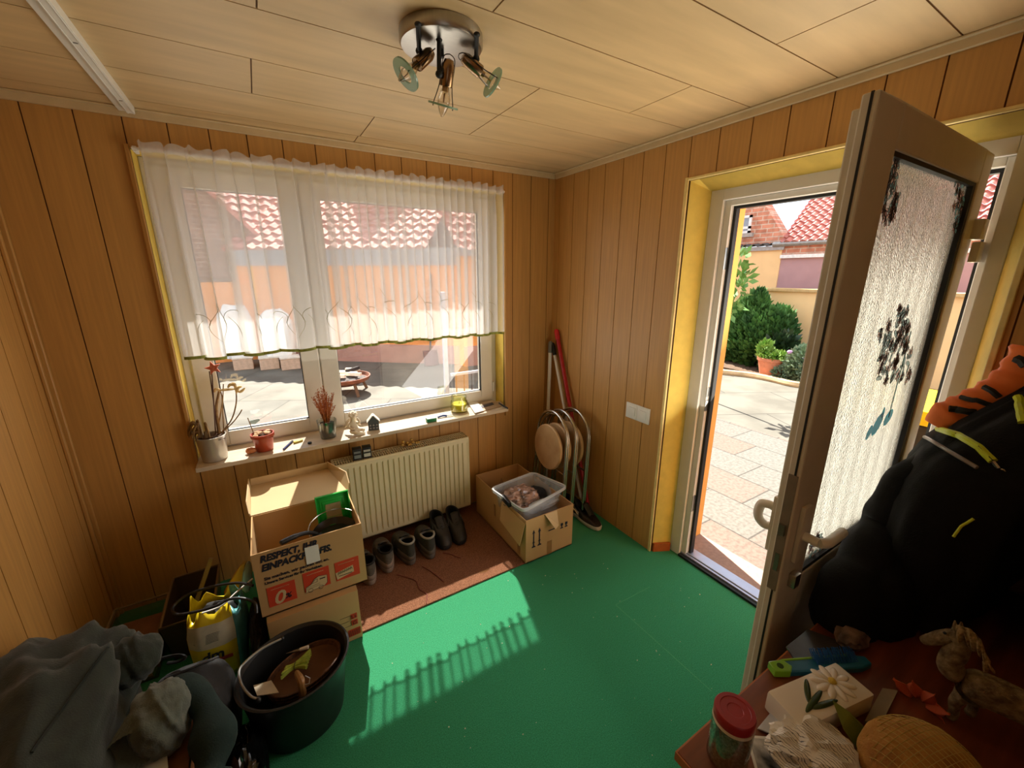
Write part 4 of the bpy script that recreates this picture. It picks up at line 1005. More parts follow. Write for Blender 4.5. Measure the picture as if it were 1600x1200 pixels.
leaflet('folded_paper', 'white folded paper propped on the tan booklet at the right end of the sill', 'paper', ((742, 646), (756, 642), (744, 626), (731, 629)), paper, .004, .006)
leaflet('dark_leaflet', 'narrow dark leaflet lying on the tan booklet', 'leaflet', ((752, 638), (772, 632), (769, 629), (752, 634)), mat('dark_leaflet', (70, 62, 60)), .002, .006)
a, b = at_z(780, 630, SZ + .008), at_z(793, 638, SZ + .008); b.x = min(b.x, 1.345)
t = thing('black_pen', 'black clip pen lying at the very right end of the sill', 'pen', a); MB().tube([a, b], .006, 8).build('barrel', black_pl, t); MB().tube([a + Vector((0, 0, .007)), a.lerp(b, .5) + Vector((0, 0, .007))], .0018, 5).build('clip', chrome, t)

# on the radiator
for i, (x, lb) in enumerate(((.352, 'small black box with grey side, left one of the two on the radiator'), (.405, 'small black box with a white label, right one of the two on the radiator'))):
    c0 = Vector((x, 2.287, .5755)); t = thing('small_black_box', lb, 'box', c0, 'small black boxes on the radiator')
    MB().box(-.024, .024, -.022, .022, 0, .066, T(*c0) @ RZ(-6), .0015).build('box_body', mat('black_carton', (34, 34, 38), rough=.5), t)
    MB().box(-.018, .018, -.0228, -.0222, .010, .030, T(*c0) @ RZ(-6)).box(-.018, .018, -.0228, -.0222, .040, .052, T(*c0) @ RZ(-6)).build('box_label', mat('grey_label', (128, 136, 136)) if i == 0 else mat('pale_label', (200, 200, 190)), t, smooth=0)
c0 = Vector((.665, 2.292, .576)); rr = random.Random(8)
t = thing('dried_posy', 'little posy of dried yellow flowers lying on the radiator grille', 'dried flowers', c0)
f, g2 = MB(), MB()
for i in range(16):
    d = Vector((rr.uniform(-.055, .055), rr.uniform(-.012, .016), rr.uniform(.010, .045))); f.tube([c0 + Vector((-.05 + rr.uniform(0, .02), 0, .006)), c0 + d], .001, 4); g2.blob(c0 + d, (.008, .008, .007), .4, 3, i, 2)
f.build('stem', dry, t); g2.build('blossom', mat('dried_yellow', (214, 176, 90), rough=.8, color2=(180, 130, 54), scale=50), t)

# ================================================================== left corner clutter
from mathutils.bvhtree import BVHTree
def hit(o, px_, py_, lift=.003):
    """point on an object's surface along the line of sight to a photo pixel"""
    me = o.evaluated_get(bpy.context.evaluated_depsgraph_get()).to_mesh(); off = wloc(o)
    bv = BVHTree.FromPolygons([v.co + off for v in me.vertices], [p.vertices for p in me.polygons])
    d = ray(px_, py_).normalized(); h = bv.ray_cast(CAM, d)
    return (h[0] + h[1] * (lift if h[1].dot(d) < 0 else -lift)) if h[0] else None
# black tub
tc_ = Vector((-.072, 1.385, 0)); tm = T(*tc_) @ RZ(20) @ Matrix.Diagonal((1.06, .95, 1, 1))
rub = mat('black_rubber_tub', (30, 31, 31), rough=.42, var=.15, scale=12)
tub = thing('builders_tub', 'black oval builder tub with a wire bail, standing in front of the stacked boxes', 'tub', tc_)
MB().lathe([(0, .002), (.128, .002), (.134, .008), (.166, .244), (.174, .250), (.176, .256), (.170, .258), (.161, .250), (.128, .014), (0, .012)], 56, tm).build('tub_body', rub, tub)
wire = mat('grey_wire', (176, 178, 176), rough=.3, metal=.8)
f = MB(); P = smoothpath([at_z(*p, z_) for p, z_ in (((440, 998), .256), ((412, 1012), .268), ((388, 1030), .272), ((374, 1048), .270), ((378, 1070), .264), ((392, 1088), .258), ((404, 1092), .254))], 6)
f.tube(P, .0042, 8); f.build('bail', wire, tub)
f = MB()
for p in ((404, 1094), (441, 998)): f.blob(at_z(*p, .252), (.009, .009, .011), 0, sub=2)
f.build('bail_mount', rub, tub)
strap = mat('tan_leather', (150, 108, 58), rough=.5, var=.12, scale=30)
f = MB(); a = at_z(470, 1063, .262); b = at_z(469, 1078, .232)
for q in (0,): f.tube(smoothpath([at_z(463, 1050, .245), a + Vector((0, 0, .004)), at_z(471, 1070, .250), at_z(473, 1084, .212)], 5), [.006, .009, .010, .011, .011, .012, .012, .012, .012, .012, .012, .012, .012, .012, .013, .013][:16], 8)
t = tag(f.build('brush_handle', strap, loc=a), 'tan wooden brush handle hooked over the front rim of the black tub', 'brush')
MB().tube([at_z(477, 1056, .262), at_z(484, 1060, .258), at_z(483, 1068, .25), at_z(476, 1070, .25)], .0018, 6).build('wire_loop', wire, t)
# basket, raffia, knife and card inside the tub
bm_ = mat('brown_wicker', (112, 72, 38), rough=.6, color2=(70, 42, 20), scale=90, bump=.5)
bc = Vector((-.045, 1.40, .13)); btm = T(*bc) @ RZ(20) @ Matrix.Diagonal((1.18, .78, 1, 1))
bas = thing('wicker_basket', 'brown oval wicker basket lying inside the black tub', 'basket', bc)
MB().lathe([(0, -.02), (.075, -.02), (.108, .066), (.112, .072), (.106, .072), (.074, -.012), (0, -.012)], 40, btm).build('basket_body', bm_, bas)
f = MB()
for k in range(3): f.tube([btm @ Vector(((.110 - .004 * k) * math.cos(q), (.110 - .004 * k) * math.sin(q), .070 - .018 * k)) for q in [i * 2 * math.pi / 40 for i in range(40)]], .0035, 6, closed=True)
f.build('basket_rim', bm_, bas)
MB().lathe([(0, .0), (.10, .0), (.102, .012), (0, .016)], 40, btm @ T(0, 0, .045)).build('basket_lining', mat('brown_cloth', (98, 62, 32), rough=.9, var=.2, scale=14), bas)
raf = mat('lime_raffia', (192, 204, 84), rough=.7, color2=(150, 166, 54), scale=60)
f = MB(); rr = random.Random(4)
r0 = at_z(462, 1040, .215)
t = thing('raffia_bundle', 'lime green raffia bundle tied in the middle, lying on the basket in the tub', 'raffia', r0)
for i in range(90):
    k = rr.uniform(-1, 1); j = rr.uniform(-1, 1)
    e0 = at_z(443, 1052, .222) + Vector((.010 * k, .016 * k, .012 * j)); e1 = at_z(482, 1030, .226) + Vector((.030 * k * .4, .032 * k, .016 * j)); m_ = at_z(461, 1040, .224) + Vector((.003 * k, .009 * k, .006 * j))
    f.tube(smoothpath([e0, m_, e1], 4), .0014, 4)
f.build('raffia_strands', raf, t)
m0 = at_z(461, 1040, .224); MB().tube([m0 + Vector((.004 * math.cos(q) , .012 * math.cos(q), .009 * math.sin(q))) for q in [i * .4 for i in range(16)]], .0015, 5, closed=True).build('tie_string', mat('dark_string', (60, 66, 30)), t)
a, b = at_z(447, 1021, .205), at_z(482, 1011, .215)
t = thing('kitchen_knife', 'pale-handled knife lying at the back of the basket in the tub', 'knife', a)
MB().tube([a.lerp(b, .62), b], [.006, .007], 8).build('knife_handle', white_pl, t); MB().tube([a, a.lerp(b, .62)], [.001, .006], 6).build('blade', steel, t)
f = MB(); plate(f, [at_z(396, 1072, .215), at_z(424, 1064, .22), at_z(436, 1083, .225), at_z(402, 1088, .222)], Vector((0, 0, .003)))
tag(f.build('cardboard_piece', mat('pale_card', (196, 184, 160), rough=.8), loc=at_z(415, 1078, .215), smooth=0), 'pale card piece standing at the left rim inside the black tub', 'card')
# clear bins by the wall
binm = thin_glass('dusty_clear_plastic', (.92, .88, .82), .10, .25)
t = thing('clear_bin', 'low clear plastic bin of magazines against the panelled wall in the left corner', 'storage bin', (-.64, 2.05, .001))
def openbin(mb, x0, x1, y0, y1, z0, z1):
    mb.loft([[Vector(p) for p in ((x0 + .02, y0 + .02, z0), (x1 - .02, y0 + .02, z0), (x1 - .02, y1 - .02, z0), (x0 + .02, y1 - .02, z0))], [Vector(p) for p in ((x0, y0, z1), (x1, y0, z1), (x1, y1, z1), (x0, y1, z1))]], cap=False)
    mb.poly([(x0 + .02, y0 + .02, z0), (x1 - .02, y0 + .02, z0), (x1 - .02, y1 - .02, z0), (x0 + .02, y1 - .02, z0)])
f = MB(); openbin(f, -.735, -.55, 1.84, 2.16, .001, .17); f.build('bin_body', binm, t, solid=.003, smooth=0); MB().box(-.715, -.57, 1.86, 2.14, .003, .007).build('bin_base', mat('tan_bin_base', (120, 92, 60)), t, smooth=0)
rimm = mat('cloudy_rim', (150, 126, 92), rough=.4, alpha=.7)
f = MB(); f.tube([(-.735, 1.84, .17), (-.55, 1.84, .17), (-.55, 2.16, .17), (-.735, 2.16, .17)], .006, 6, closed=True); f.build('bin_rim', rimm, t)
rr = random.Random(2)
for i in range(7):
    z0 = .008 + .015 * i; c_ = rr.choice(((150, 110, 70), (120, 80, 50), (170, 140, 100), (96, 70, 52)))
    m_ = T(-.643 + rr.uniform(-.004, .004), 2.0 + rr.uniform(-.01, .01), z0) @ RZ(rr.uniform(-5, 5))
    tag(MB().box(-.072, .072, -.135, .135, 0, .013, m_, .001).build('magazine', mat('magazine_%d_%d_%d' % c_, c_, rough=.5), loc=(-.643, 2.0, z0), smooth=0), 'brownish magazine in the stack inside the clear bin by the wall', 'magazine', 'magazines stacked in the clear bin')
t = thing('grey_crate', 'dark plastic crate with a white label strip behind the yellow bag', 'crate', (-.41, 1.95, .001))
openbin(f := MB(), -.54, -.36, 1.90, 2.24, .001, .19); f.build('crate_body', mat('smoky_plastic', (74, 58, 42), rough=.4), t, solid=.004, smooth=0)
f = MB().tube([(-.54, 1.90, .19), (-.36, 1.90, .19), (-.36, 2.24, .19), (-.54, 2.24, .19)], .006, 6, closed=True); f.build('crate_rim', mat('smoky_rim', (120, 96, 66), rough=.4), t)
f = MB().box(-.468, -.440, 1.914, 1.9175, .03, .13); lb = f.build('label_strip', mat('off_white_label', (212, 206, 186)), t, smooth=0)
f = MB()
for z in (.06, .085, .11, .135): f.box(-.465, -.456, 1.913, 1.9145, z - .02, z - .006).box(-.452, -.444, 1.913, 1.9145, z - .017, z - .008)
f.build('label_print', ink, lb, smooth=0)
# yellow carrier bag
yb = mat('yellow_bag_film', (226, 200, 32), rough=.35, var=.08, scale=9)
bg_c = Vector((-.335, 1.785, .001))
bag = thing('carrier_bag', 'yellow and white carrier bag lettered dm, bulging open with a turquoise side', 'bag', bg_c)
def bagring(z, rx, ry, ph, dx=0, dy=0, n=44, fold=.06):
    return [bg_c + Vector((dx + rx * math.copysign(abs(math.cos(a)) ** .75, math.cos(a)) * (1 + fold * noise.noise(Vector((math.cos(a) * 3, math.sin(a) * 3, z * 9 + ph)))), dy + ry * math.copysign(abs(math.sin(a)) ** .75, math.sin(a)) * (1 + fold * noise.noise(Vector((math.cos(a) * 3 + 5, math.sin(a) * 3, z * 9 + ph)))), z)) for a in [2 * math.pi * k / n for k in range(n)]]
levels = [(.0, .078, .070, 0, 0), (.03, .088, .082, 0, 0), (.09, .094, .088, 0, .0), (.16, .098, .088, .002, 0), (.22, .100, .084, .004, .004), (.27, .094, .076, .006, .008), (.305, .086, .064, .008, .016)]
rings = [bagring(z, rx, ry, 3, dx, dy, fold=.10) for z, rx, ry, dx, dy in levels]
for i, p in enumerate(rings[-1]): p.z += .022 * math.sin(i * 1.1) + .014 * math.sin(i * .43)
def baglofts(sel, name, m, lv=slice(None)):
    f = MB(); rr_ = rings[lv]
    for A_, B_ in zip(rr_, rr_[1:]):
        for j in range(44):
            if sel(j): f.poly([A_[j], A_[(j + 1) % 44], B_[(j + 1) % 44], B_[j]])
    return f.build(name, m, bag, smooth=60, solid=.0015)
side = lambda j: 37 <= j or j < 8
baglofts(lambda j: not side(j), 'bag_body', yb)
baglofts(side, 'bag_side', mat('turquoise_film', (84, 150, 152), rough=.3, var=.2, scale=14))
f = MB(); f.poly(rings[0]); f.build('bag_base', yb, bag)
f = MB()
for j in range(24, 37):
    for A_, B_, lo, hi in ((rings[3], rings[4], .25, 1), (rings[4], rings[5], 0, 1)):
        f.poly([A_[j].lerp(B_[j], lo) * 1 + Vector((0, -.0022, 0)), A_[j + 1].lerp(B_[j + 1], lo) + Vector((0, -.0022, 0)), B_[j + 1] + Vector((0, -.0022, 0)), B_[j] + Vector((0, -.0022, 0))])
wp = f.build('white_print', mat('dull_white_film', (206, 200, 176), rough=.4), bag, smooth=60)
f = MB()
for q in range(7):
    for j in range(25, 36): 
        lo = .3 + q * .1; 
        f.tube([rings[3][j].lerp(rings[5][j], lo * .5 + .2) + Vector((0, -.0035, .004 * math.sin(j))), rings[3][j + 1].lerp(rings[5][j + 1], lo * .5 + .2) + Vector((0, -.0035, .004 * math.sin(j + 1)))], .0008, 3)
f.build('print_line', ink, wp)
f = MB(); f.add(text_mesh('dm', .058, .12, .0016), T(bg_c.x - .055, bg_c.y - .0950, .128) @ RX(90)); f.build('bag_lettering', ink, bag, smooth=0)
f = MB(); f.box(-.008, .045, -.0015, .0015, -.002, .012, T(bg_c.x + .0, bg_c.y - .0955, .114) @ RX(-2)); f.build('bag_stripe', mat('crimson_print', (150, 40, 40)), bag, smooth=0)
tag(MB().blob(bg_c + Vector((.005, .02, .235)), (.072, .052, .055), .25, 3, 6, 3).build('dark_stuffing', black_pl, loc=bg_c + Vector((0, 0, .18))), 'dark bundle filling the mouth of the yellow carrier bag', 'bundle')
cabm = mat('black_cable', (18, 18, 20), rough=.4)
f = MB(); f.tube(smoothpath([at_z(*p, z_) for p, z_ in (((395, 915), .40), ((370, 911), .38), ((330, 917), .35), ((292, 930), .33), ((271, 948), .32), ((276, 960), .32), ((310, 955), .34), ((340, 946), .36), ((356, 937), .37), ((378, 935), .37), ((398, 942), .36), ((401, 958), .33))], 8), .0055, 8)
tag(f.build('cable_coil', cabm, loc=at_z(330, 935, .34)), 'black cable looping above the yellow carrier bag', 'cable')
f = MB(); f.tube(smoothpath([at_z(*p, z_) for p, z_ in (((316, 958), .33), ((345, 947), .345), ((370, 925), .36), ((395, 904), .38))], 6), .0035, 8)
tag(f.build('white_cord', white_pl, loc=at_z(345, 947, .34)), 'white cord sticking out of the yellow carrier bag towards the box', 'cord')
f = MB(); f.loft([[at_y(*p, y_) for p in ((342, 936), (352, 918), (378, 876), (388, 868), (384, 900), (376, 932))] for y_ in (1.96, 2.01)]); 
tag(f.build('yellow_sack', mat('mustard_sack', (176, 134, 24), rough=.6, var=.15, scale=12), loc=at_y(365, 915, 1.98), smooth=50, sub=1), 'mustard yellow sack leaning between the wall and the removal box', 'sack')
f = MB(); f.loft([[at_y(*p, y_) for p in ((374, 930), (378, 890), (386, 874), (394, 872), (396, 905), (392, 930))] for y_ in (1.88, 1.93)])
tag(f.build('grey_green_bag', mat('sage_film', (136, 146, 122), rough=.5), loc=at_y(385, 905, 1.9), smooth=50, sub=1), 'grey-green bag squeezed in beside the removal box', 'bag')
f = MB(); f.box(-.004, .004, -.008, .008, 0, .22, align((-.44, 2.02, .16), (.40, .10, .9)))
tag(f.build('garden_stake', mat('grey_slat', (150, 126, 90)), loc=(-.40, 2.02, .2), smooth=0), 'thin wooden slat slanting up out of the dark crate', 'slat')
tag(MB().blob((-.203, 1.78, .11), (.030, .15, .11), .2, 3, 14, 4, .002).build('dark_shopping_bag', mat('dark_brown_bag', (40, 32, 26), rough=.7), loc=(-.2, 1.78, .002)), 'dark brown bag squeezed between the yellow carrier bag and the stacked boxes', 'bag')
# clothes heap
olive = mat('dark_olive_cotton', (34, 42, 30), rough=.95, var=.25, scale=24, bump=.3, bscale=240, sheen=.2)
grey = mat('grey_green_knit', (88, 94, 82), rough=1, var=.15, scale=40, bump=.4, bscale=260, sheen=.2)
teal = mat('deep_teal_fleece', (30, 48, 45), rough=1, var=.15, scale=30, bump=.3, bscale=240)
blackc = mat('black_nylon', (26, 26, 26), rough=.7, var=.2, scale=18, bump=.2, bscale=120)
bx = thing('low_wooden_chest', 'brown chest mostly hidden under the heap of clothes in the left corner', 'chest', (-.56, 1.10, 0))
chestw = mat('brown_chest_wood', (120, 74, 40), rough=.5, var=.12, scale=5, stretch=(1, 8, 8))
MB().box(-.79, -.34, .70, 1.245, .001, .325, bev=.006).build('chest_body', chestw, bx); MB().box(-.80, -.33, .69, 1.255, .325, .345, bev=.004).build('chest_lid', chestw, bx)
bx2 = MB().box(-.79, -.525, 1.27, 1.56, .001, .34).build('grey_storage_box', mat('grey_box_card', (96, 92, 86), rough=.8), loc=(-.65, 1.4, .001), bev=.004); tag(bx2, 'grey box under the far end of the olive jacket', 'box')
def garment(mb, c, rad, folds, seed, flat, amp=.10, power=.72, clamp=None, sub=5):
    """a heaped garment: rounded mass with long soft folds running along given directions"""
    t_ = bmesh.new(); bmesh.ops.create_icosphere(t_, subdivisions=sub, radius=1); c = Vector(c); mp = {}
    for v in t_.verts:
        d = v.co.normalized(); q = Vector([math.copysign(abs(x) ** power, x) for x in d])
        k = 0
        for (fx, fy, fz, w_) in folds: k += w_ * (1 - 2 * abs(noise.noise(Vector((d.dot(Vector((fx, fy, fz))) * 2.6 + seed, .5 * d.x, .5 * d.y + seed)))))
        k += .32 * (1 - 2 * abs(noise.noise(d * 5.0 + Vector((seed, 2, seed)))))
        k += .6 * noise.fractal(d * 2.0 + Vector((seed * 3, seed, 1)), 1, 2, 4)
        p = Vector((q.x * rad[0], q.y * rad[1], q.z * rad[2])) * (1 + amp * k) + c
        if p.z < flat: p.z = flat + .02 * (p.z - flat)
        if clamp is not None: p.x = max(p.x, clamp)
        mp[v] = mb.bm.verts.new(p)
    for f_ in t_.faces: mb.bm.faces.new([mp[v] for v in f_.verts])
    t_.free(); return mb
jk = thing('olive_jacket', 'dark olive jacket thrown over the heap in the left corner, its seam running diagonally', 'jacket', (-.58, 1.2, .35))
jb = garment(MB(), (-.650, 1.18, .40), (.150, .37, .165), [(.8, .5, .2, 1), (.3, -.8, .5, .9)], 2, .347, amp=.15, clamp=-.80).build('jacket_body', olive, jk, smooth=180)
f = MB(); garment(f, (-.485, 1.45, .455), (.060, .075, .055), [(1, .3, .2, 1)], 5, .36, .16, 1, sub=4); f.build('jacket_collar', olive, jk, smooth=180)
f = MB()
for off in (-1.2, 1.2):
    P = [hit(jb, 168 + off - 120 * k / 16, 1012 + 165 * k / 16, .002) for k in range(17)]; P = [p for p in P if p]
    if len(P) > 3: f.tube(P, .0022, 5)
f.build('seam', mat('dark_seam', (34, 40, 34), rough=1), jk)
sw_ = thing('grey_sweater', 'grey-green sweater on the heap, its ribbed cuff hanging towards the camera', 'sweater', (-.375, 1.12, .35))
f = MB(); garment(f, (-.392, 1.215, .42), (.062, .080, .080), [(.9, .2, .4, 1)], 8, .347, .12, .85, sub=5); f.build('sweater_body', grey, sw_, smooth=180)
f = MB(); cu0, cu1 = at_z(236, 1122, .46), at_z(204, 1176, .43)
rg = []
for k in range(7):
    p = cu0.lerp(cu1, k / 6); rg.append([p + Vector((.056 * math.cos(a), .02 * math.sin(a) * .6, .046 * math.sin(a))) * (1 + .025 * math.sin(a * 30)) for a in [2 * math.pi * q / 90 for q in range(90)]])
f.loft(rg, cap=False); f.build('ribbed_cuff', grey, sw_, smooth=80)
f = MB(); P = smoothpath([(-.385, 1.31, .40), (-.30, 1.22, .40), (-.275, 1.12, .36), (-.285, 1.03, .335), (-.25, .96, .33), (-.225, .90, .24), (-.22, .85, .10)], 6)
f.tube(P, [.045 + .012 * math.sin(k * .7) for k in range(len(P))], 16)
tag(f.build('teal_trousers', teal, loc=(-.28, 1.05, .3), smooth=180), 'deep teal fleece garment leg hanging down in front of the black rucksack', 'clothing')
rk = thing('black_rucksack', 'black fabric rucksack slumped between the clothes heap and the tub', 'bag', (-.34, 1.40, .001))
rb = garment(MB(), (-.378, 1.405, .165), (.118, .120, .165), [(.7, .7, .1, .6)], 11, .002, .06, .6).build('bag_body', blackc, rk, smooth=180)
f = MB().tube(smoothpath([at_z(240, 1032, .36), at_z(275, 1024, .375), at_z(290, 1027, .37), at_z(278, 1034, .35), at_z(262, 1036, .345)], 6), .005, 6); f.build('carry_handle', black_pl, rk)
f = MB(); P = [p for p in (hit(rb, 258 + 82 * k / 10, 1062 - 34 * k / 10, .003) for k in range(11)) if p]
if len(P) > 3: f.tube(P, .004, 6)
P = smoothpath([at_z(295, 1065, .33), at_z(310, 1110, .24), at_z(335, 1150, .14), at_z(365, 1175, .06), at_z(373, 1181, .035)], 6); f.tube(P, .0045, 6)
f.build('strap', mat('black_webbing', (44, 44, 46), rough=.6), rk)
gb = mat('glossy_black_film', (10, 11, 11), rough=.12, var=.1, spec=.7)
tag(MB().blob((-.235, 1.17, .10), (.055, .17, .10), .26, 2.4, 4, 4, .002).build('bin_bag', gb, loc=(-.235, 1.17, .002), smooth=50), 'glossy black plastic bag crumpled on the carpet left of the tub', 'bag')
f = MB(); plate(f, [at_z(206, 1196, .362), at_z(259, 1158, .366), at_z(263, 1200, .362), at_z(258, 1240, .359), at_z(180, 1240, .359)], Vector((0, 0, .003)))
tag(f.build('paper_sheet', mat('mottled_paper', (214, 214, 206), rough=.7, var=.08, scale=8), loc=at_z(240, 1190, .35), smooth=0), 'off-white sheet of paper at the bottom edge beside the clothes heap', 'paper')
f = MB(); f.box(0, .16, -.010, .010, 0, .014, T(*at_z(207, 1188, .3465)) @ RZ(50))
tag(f.build('wooden_ruler', mat('orange_wood', (186, 120, 66), rough=.5), loc=at_z(207, 1190, .347), smooth=0), 'orange-brown wooden strip lying along the edge of the paper', 'strip')

# ================================================================== right-hand cabinet and what lies on it
TZ = .70
cabw = mat('reddish_cabinet_wood', (128, 66, 38), rough=.35, color2=(92, 44, 24), scale=4, stretch=(1, 9, 1), detail=5)
edge = mat('orange_wood_edge', (176, 104, 54), rough=.4, var=.1)
cbn = thing('side_cabinet', 'reddish wooden cabinet in the right foreground, cluttered with small things', 'cabinet', (1.17, .02, 0))
MB().box(.575, 1.770, -.30, .325, TZ - .024, TZ, bev=.004).build('cabinet_top', cabw, cbn)
MB().box(.573, 1.772, .3245, .3275, TZ - .022, TZ - .002).box(.5725, .5755, -.30, .325, TZ - .022, TZ - .002).build('edge_band', edge, cbn, smooth=0)
MB().box(.60, 1.76, -.29, .290, .06, TZ - .024).build('cabinet_body', cabw, cbn, smooth=0)
for i in range(2):
    d_ = MB().box(.605 + .58 * i, 1.175 + .58 * i, .290, .306, .08, TZ - .04, bev=.003).build('cabinet_door', cabw, cbn)
    MB().lathe([(0, 0), (.008, 0), (.008, .010), (.015, .018), (.010, .026), (0, .028)], 20, T(1.13 + .10 * i, .306, .45) @ RX(-90)).build('knob', brz, d_)
f = MB()
for x in (.62, 1.70):
    for y in (-.27, .25): f.box(x, x + .04, y, y + .04, 0, .06)
f.build('plinth_foot', cabw, cbn, smooth=0)
# jar
jc = Vector((.645, .268, TZ + .0005))
jar = thing('lidded_jar', 'glass jar of dried herbs with a dark red lid on the cabinet corner', 'jar', jc)
jg = thin_glass('jar_glass', (.93, .95, .92), .10)
MB().lathe([(0, .001), (.032, .001), (.0355, .006), (.0355, .094), (.031, .106), (.031, .118), (.029, .118), (.029, .106), (.0335, .094), (.0335, .007), (0, .005)], 40, T(*jc)).build('jar_glass', jg, jar)
lid = MB().lathe([(.0330, .104), (.0345, .104), (.0352, .107), (.0352, .121), (.033, .1245), (.026, .1245), (.025, .1232), (.014, .1232), (.013, .1222), (0, .1222)], 48, T(*jc)).build('jar_lid', mat('dark_red_lid', (156, 30, 38), rough=.35, var=.05), jar)
MB().lathe([(.0356, .098), (.0352, .104), (.0315, .104)], 40, T(*jc)).build('lid_seal', mat('cream_seal', (212, 196, 170)), jar)
f = MB().lathe([(0, .006), (.033, .007), (.033, .055), (.026, .06), (0, .057)], 30, T(*jc)); rr = random.Random(1)
for i in range(160):
    a, q = rr.uniform(0, 6.3), .032 * rr.random() ** .5; p = jc + Vector((q * math.cos(a), q * math.sin(a), .057 + rr.uniform(0, .006))); f.tube([p, p + Vector((rr.uniform(-.006, .006), rr.uniform(-.006, .006), rr.uniform(-.003, .005)))], .0009, 3)
f.build('dried_herbs', mat('herb_grey_green', (168, 160, 130), rough=1, color2=(96, 90, 66), scale=220, bump=.8), jar, kind='stuff')
# brush
a, b = at_z(1206, 1043, TZ + .014), at_z(1338, 1034, TZ + .014)
br = thing('cleaning_brush', 'blue and green cleaning brush lying along the far edge of the cabinet', 'brush', a)
L_ = (b - a).length; bmx = T(*a) @ RZ(math.degrees(math.atan2(b.y - a.y, b.x - a.x)))
MB().prism([(0, -.013), (.03, -.016), (L_, -.018), (L_ + .03, -.010), (L_ + .03, .010), (L_, .016), (.03, .013), (0, .010)], -.012, .004, bmx).build('brush_handle', mat('teal_blue_plastic', (24, 100, 132), rough=.3), br, bev=.003)
lg = mat('lime_plastic', (128, 186, 44), rough=.3)
f = MB().prism([(-.002, -.014), (.034, -.017), (.046, -.004), (.034, .014), (-.002, .011)], -.0125, .006, bmx).prism([(.03, .010), (L_, .012), (L_, .0175), (.03, .0145)], -.012, .0065, bmx); f.build('handle_trim', lg, br, bev=.002)
f = MB().lathe([(0, 0), (.007, 0), (.007, .001), (0, .001)], 16, bmx @ T(.018, -.002, .006)); f.build('hanging_eye', mat('dark_green_eye', (40, 70, 20)), br, smooth=0)
f = MB()
for i in range(26):
    for j in range(3):
        p = bmx @ Vector((L_ * .52 + i * L_ * .019, -.004 + j * .007, .004)); f.tube([p, p + Vector((rr.uniform(-.004, .004), .012, .020))], .0011, 4)
f.build('bristles', mat('blue_bristle', (40, 100, 170), rough=.5), br, kind='stuff')
# black tray corner, small tube
f = MB(); plate(f, [at_z(*p, TZ + .001) for p in ((1228, 1012), (1262, 985), (1330, 1010), (1310, 1032), (1245, 1038))], Vector((0, 0, .004))); tag(f.build('glossy_folder', mat('dark_glossy_card', (66, 62, 62), rough=.15), loc=at_z(1260, 1015, TZ), smooth=0), 'dark glossy folder under the brush at the far corner of the cabinet', 'folder')
# daisy box
dm = T(*at_z(1282, 1082, .745)) ; q0, q1 = at_z(1202, 1080, .748), at_z(1310, 1034, .748); ang = math.degrees(math.atan2(q1.y - q0.y, q1.x - q0.x))
por = mat('white_porcelain', (226, 218, 202), rough=.2, var=.02)
db = thing('daisy_box', 'white ceramic box with a raised daisy and green leaves on its lid', 'box', at_z(1282, 1088, TZ + .001))
DM = T(*at_z(1283, 1082, .750)) @ RZ(ang)
MB().box(-.104, .104, -.040, .040, -.049, 0, DM, .007).build('box_body', por, db)
f = MB()
for k in range(10):
    a = 2 * math.pi * k / 10; f.blob((DM @ Vector((.044 + .027 * math.cos(a), .006 + .021 * math.sin(a), .001))), (.020, .0082, .0045), 0, sub=2, mtx=RZ(ang + math.degrees(a)))
f.build('daisy_petal', por, db)
MB().blob(DM @ Vector((.044, .008, .004)), (.008, .0075, .005), .2, 6, sub=3).build('daisy_centre', mat('dull_yellow', (206, 176, 60), rough=.6), db)
lf = mat('dark_green_glaze', (48, 66, 30), rough=.25)
f = MB()
for x, y, a, l in ((-.024, .012, 40, .030), (-.032, -.008, 16, .040), (-.018, -.020, -4, .034)): f.blob(DM @ Vector((x, y, .001)), (l, .006, .003), 0, sub=3, mtx=RZ(ang + a))
f.build('leaf_relief', lf, db)
# cards, photo, newspaper, packet, stick
f = MB()
for k in range(4): plate(f, [at_z(*p, TZ + .001 + .002 * k) for p in ((1183 + k, 1139), (1203 + 1.5 * k, 1115), (1218 + k, 1118), (1213 + k, 1151))], Vector((0, 0, .0012)))
tag(f.build('paper_slips', mat('pale_blue_paper', (206, 210, 216), rough=.7), loc=at_z(1200, 1133, TZ), smooth=0), 'small stack of pale blue-white paper slips beside the red-lidded jar', 'paper')
ph = [at_z(*p, TZ + .001) for p in ((1165, 1149), (1222, 1153), (1240, 1215), (1186, 1225))]
f = MB(); plate(f, ph, Vector((0, 0, .0012))); t = tag(f.build('photo_print', paper, loc=ph[0], smooth=0), 'black and white photo print lying flat behind the red-lidded jar', 'photo')
f = MB(); cn = sum(ph, Vector()) / 4; f.poly([cn.lerp(p, .86) + Vector((0, 0, .0018)) for p in ph]); f.build('photo_image', mat('photo_greys', (206, 204, 196), rough=.3, color2=(30, 32, 34), scale=26, detail=3), t, smooth=0)
npm = bpy.data.materials.new('newsprint'); npm.use_nodes = True; nt = npm.node_tree; N = nt.nodes; Lk = nt.links
tcn = N.new('ShaderNodeTexCoord'); wv = N.new('ShaderNodeTexWave'); wv.inputs['Scale'].default_value = 60; wv.inputs['Distortion'].default_value = 6; wv.inputs['Detail'].default_value = 4; wv.inputs['Detail Scale'].default_value = 1.5
vo = N.new('ShaderNodeTexNoise'); vo.inputs['Scale'].default_value = 14; rp_ = N.new('ShaderNodeValToRGB'); rp_.color_ramp.elements[0].position = .04; rp_.color_ramp.elements[1].position = .16
rp_.color_ramp.elements[0].color = rgb((70, 66, 58)); rp_.color_ramp.elements[1].color = rgb((216, 208, 190))
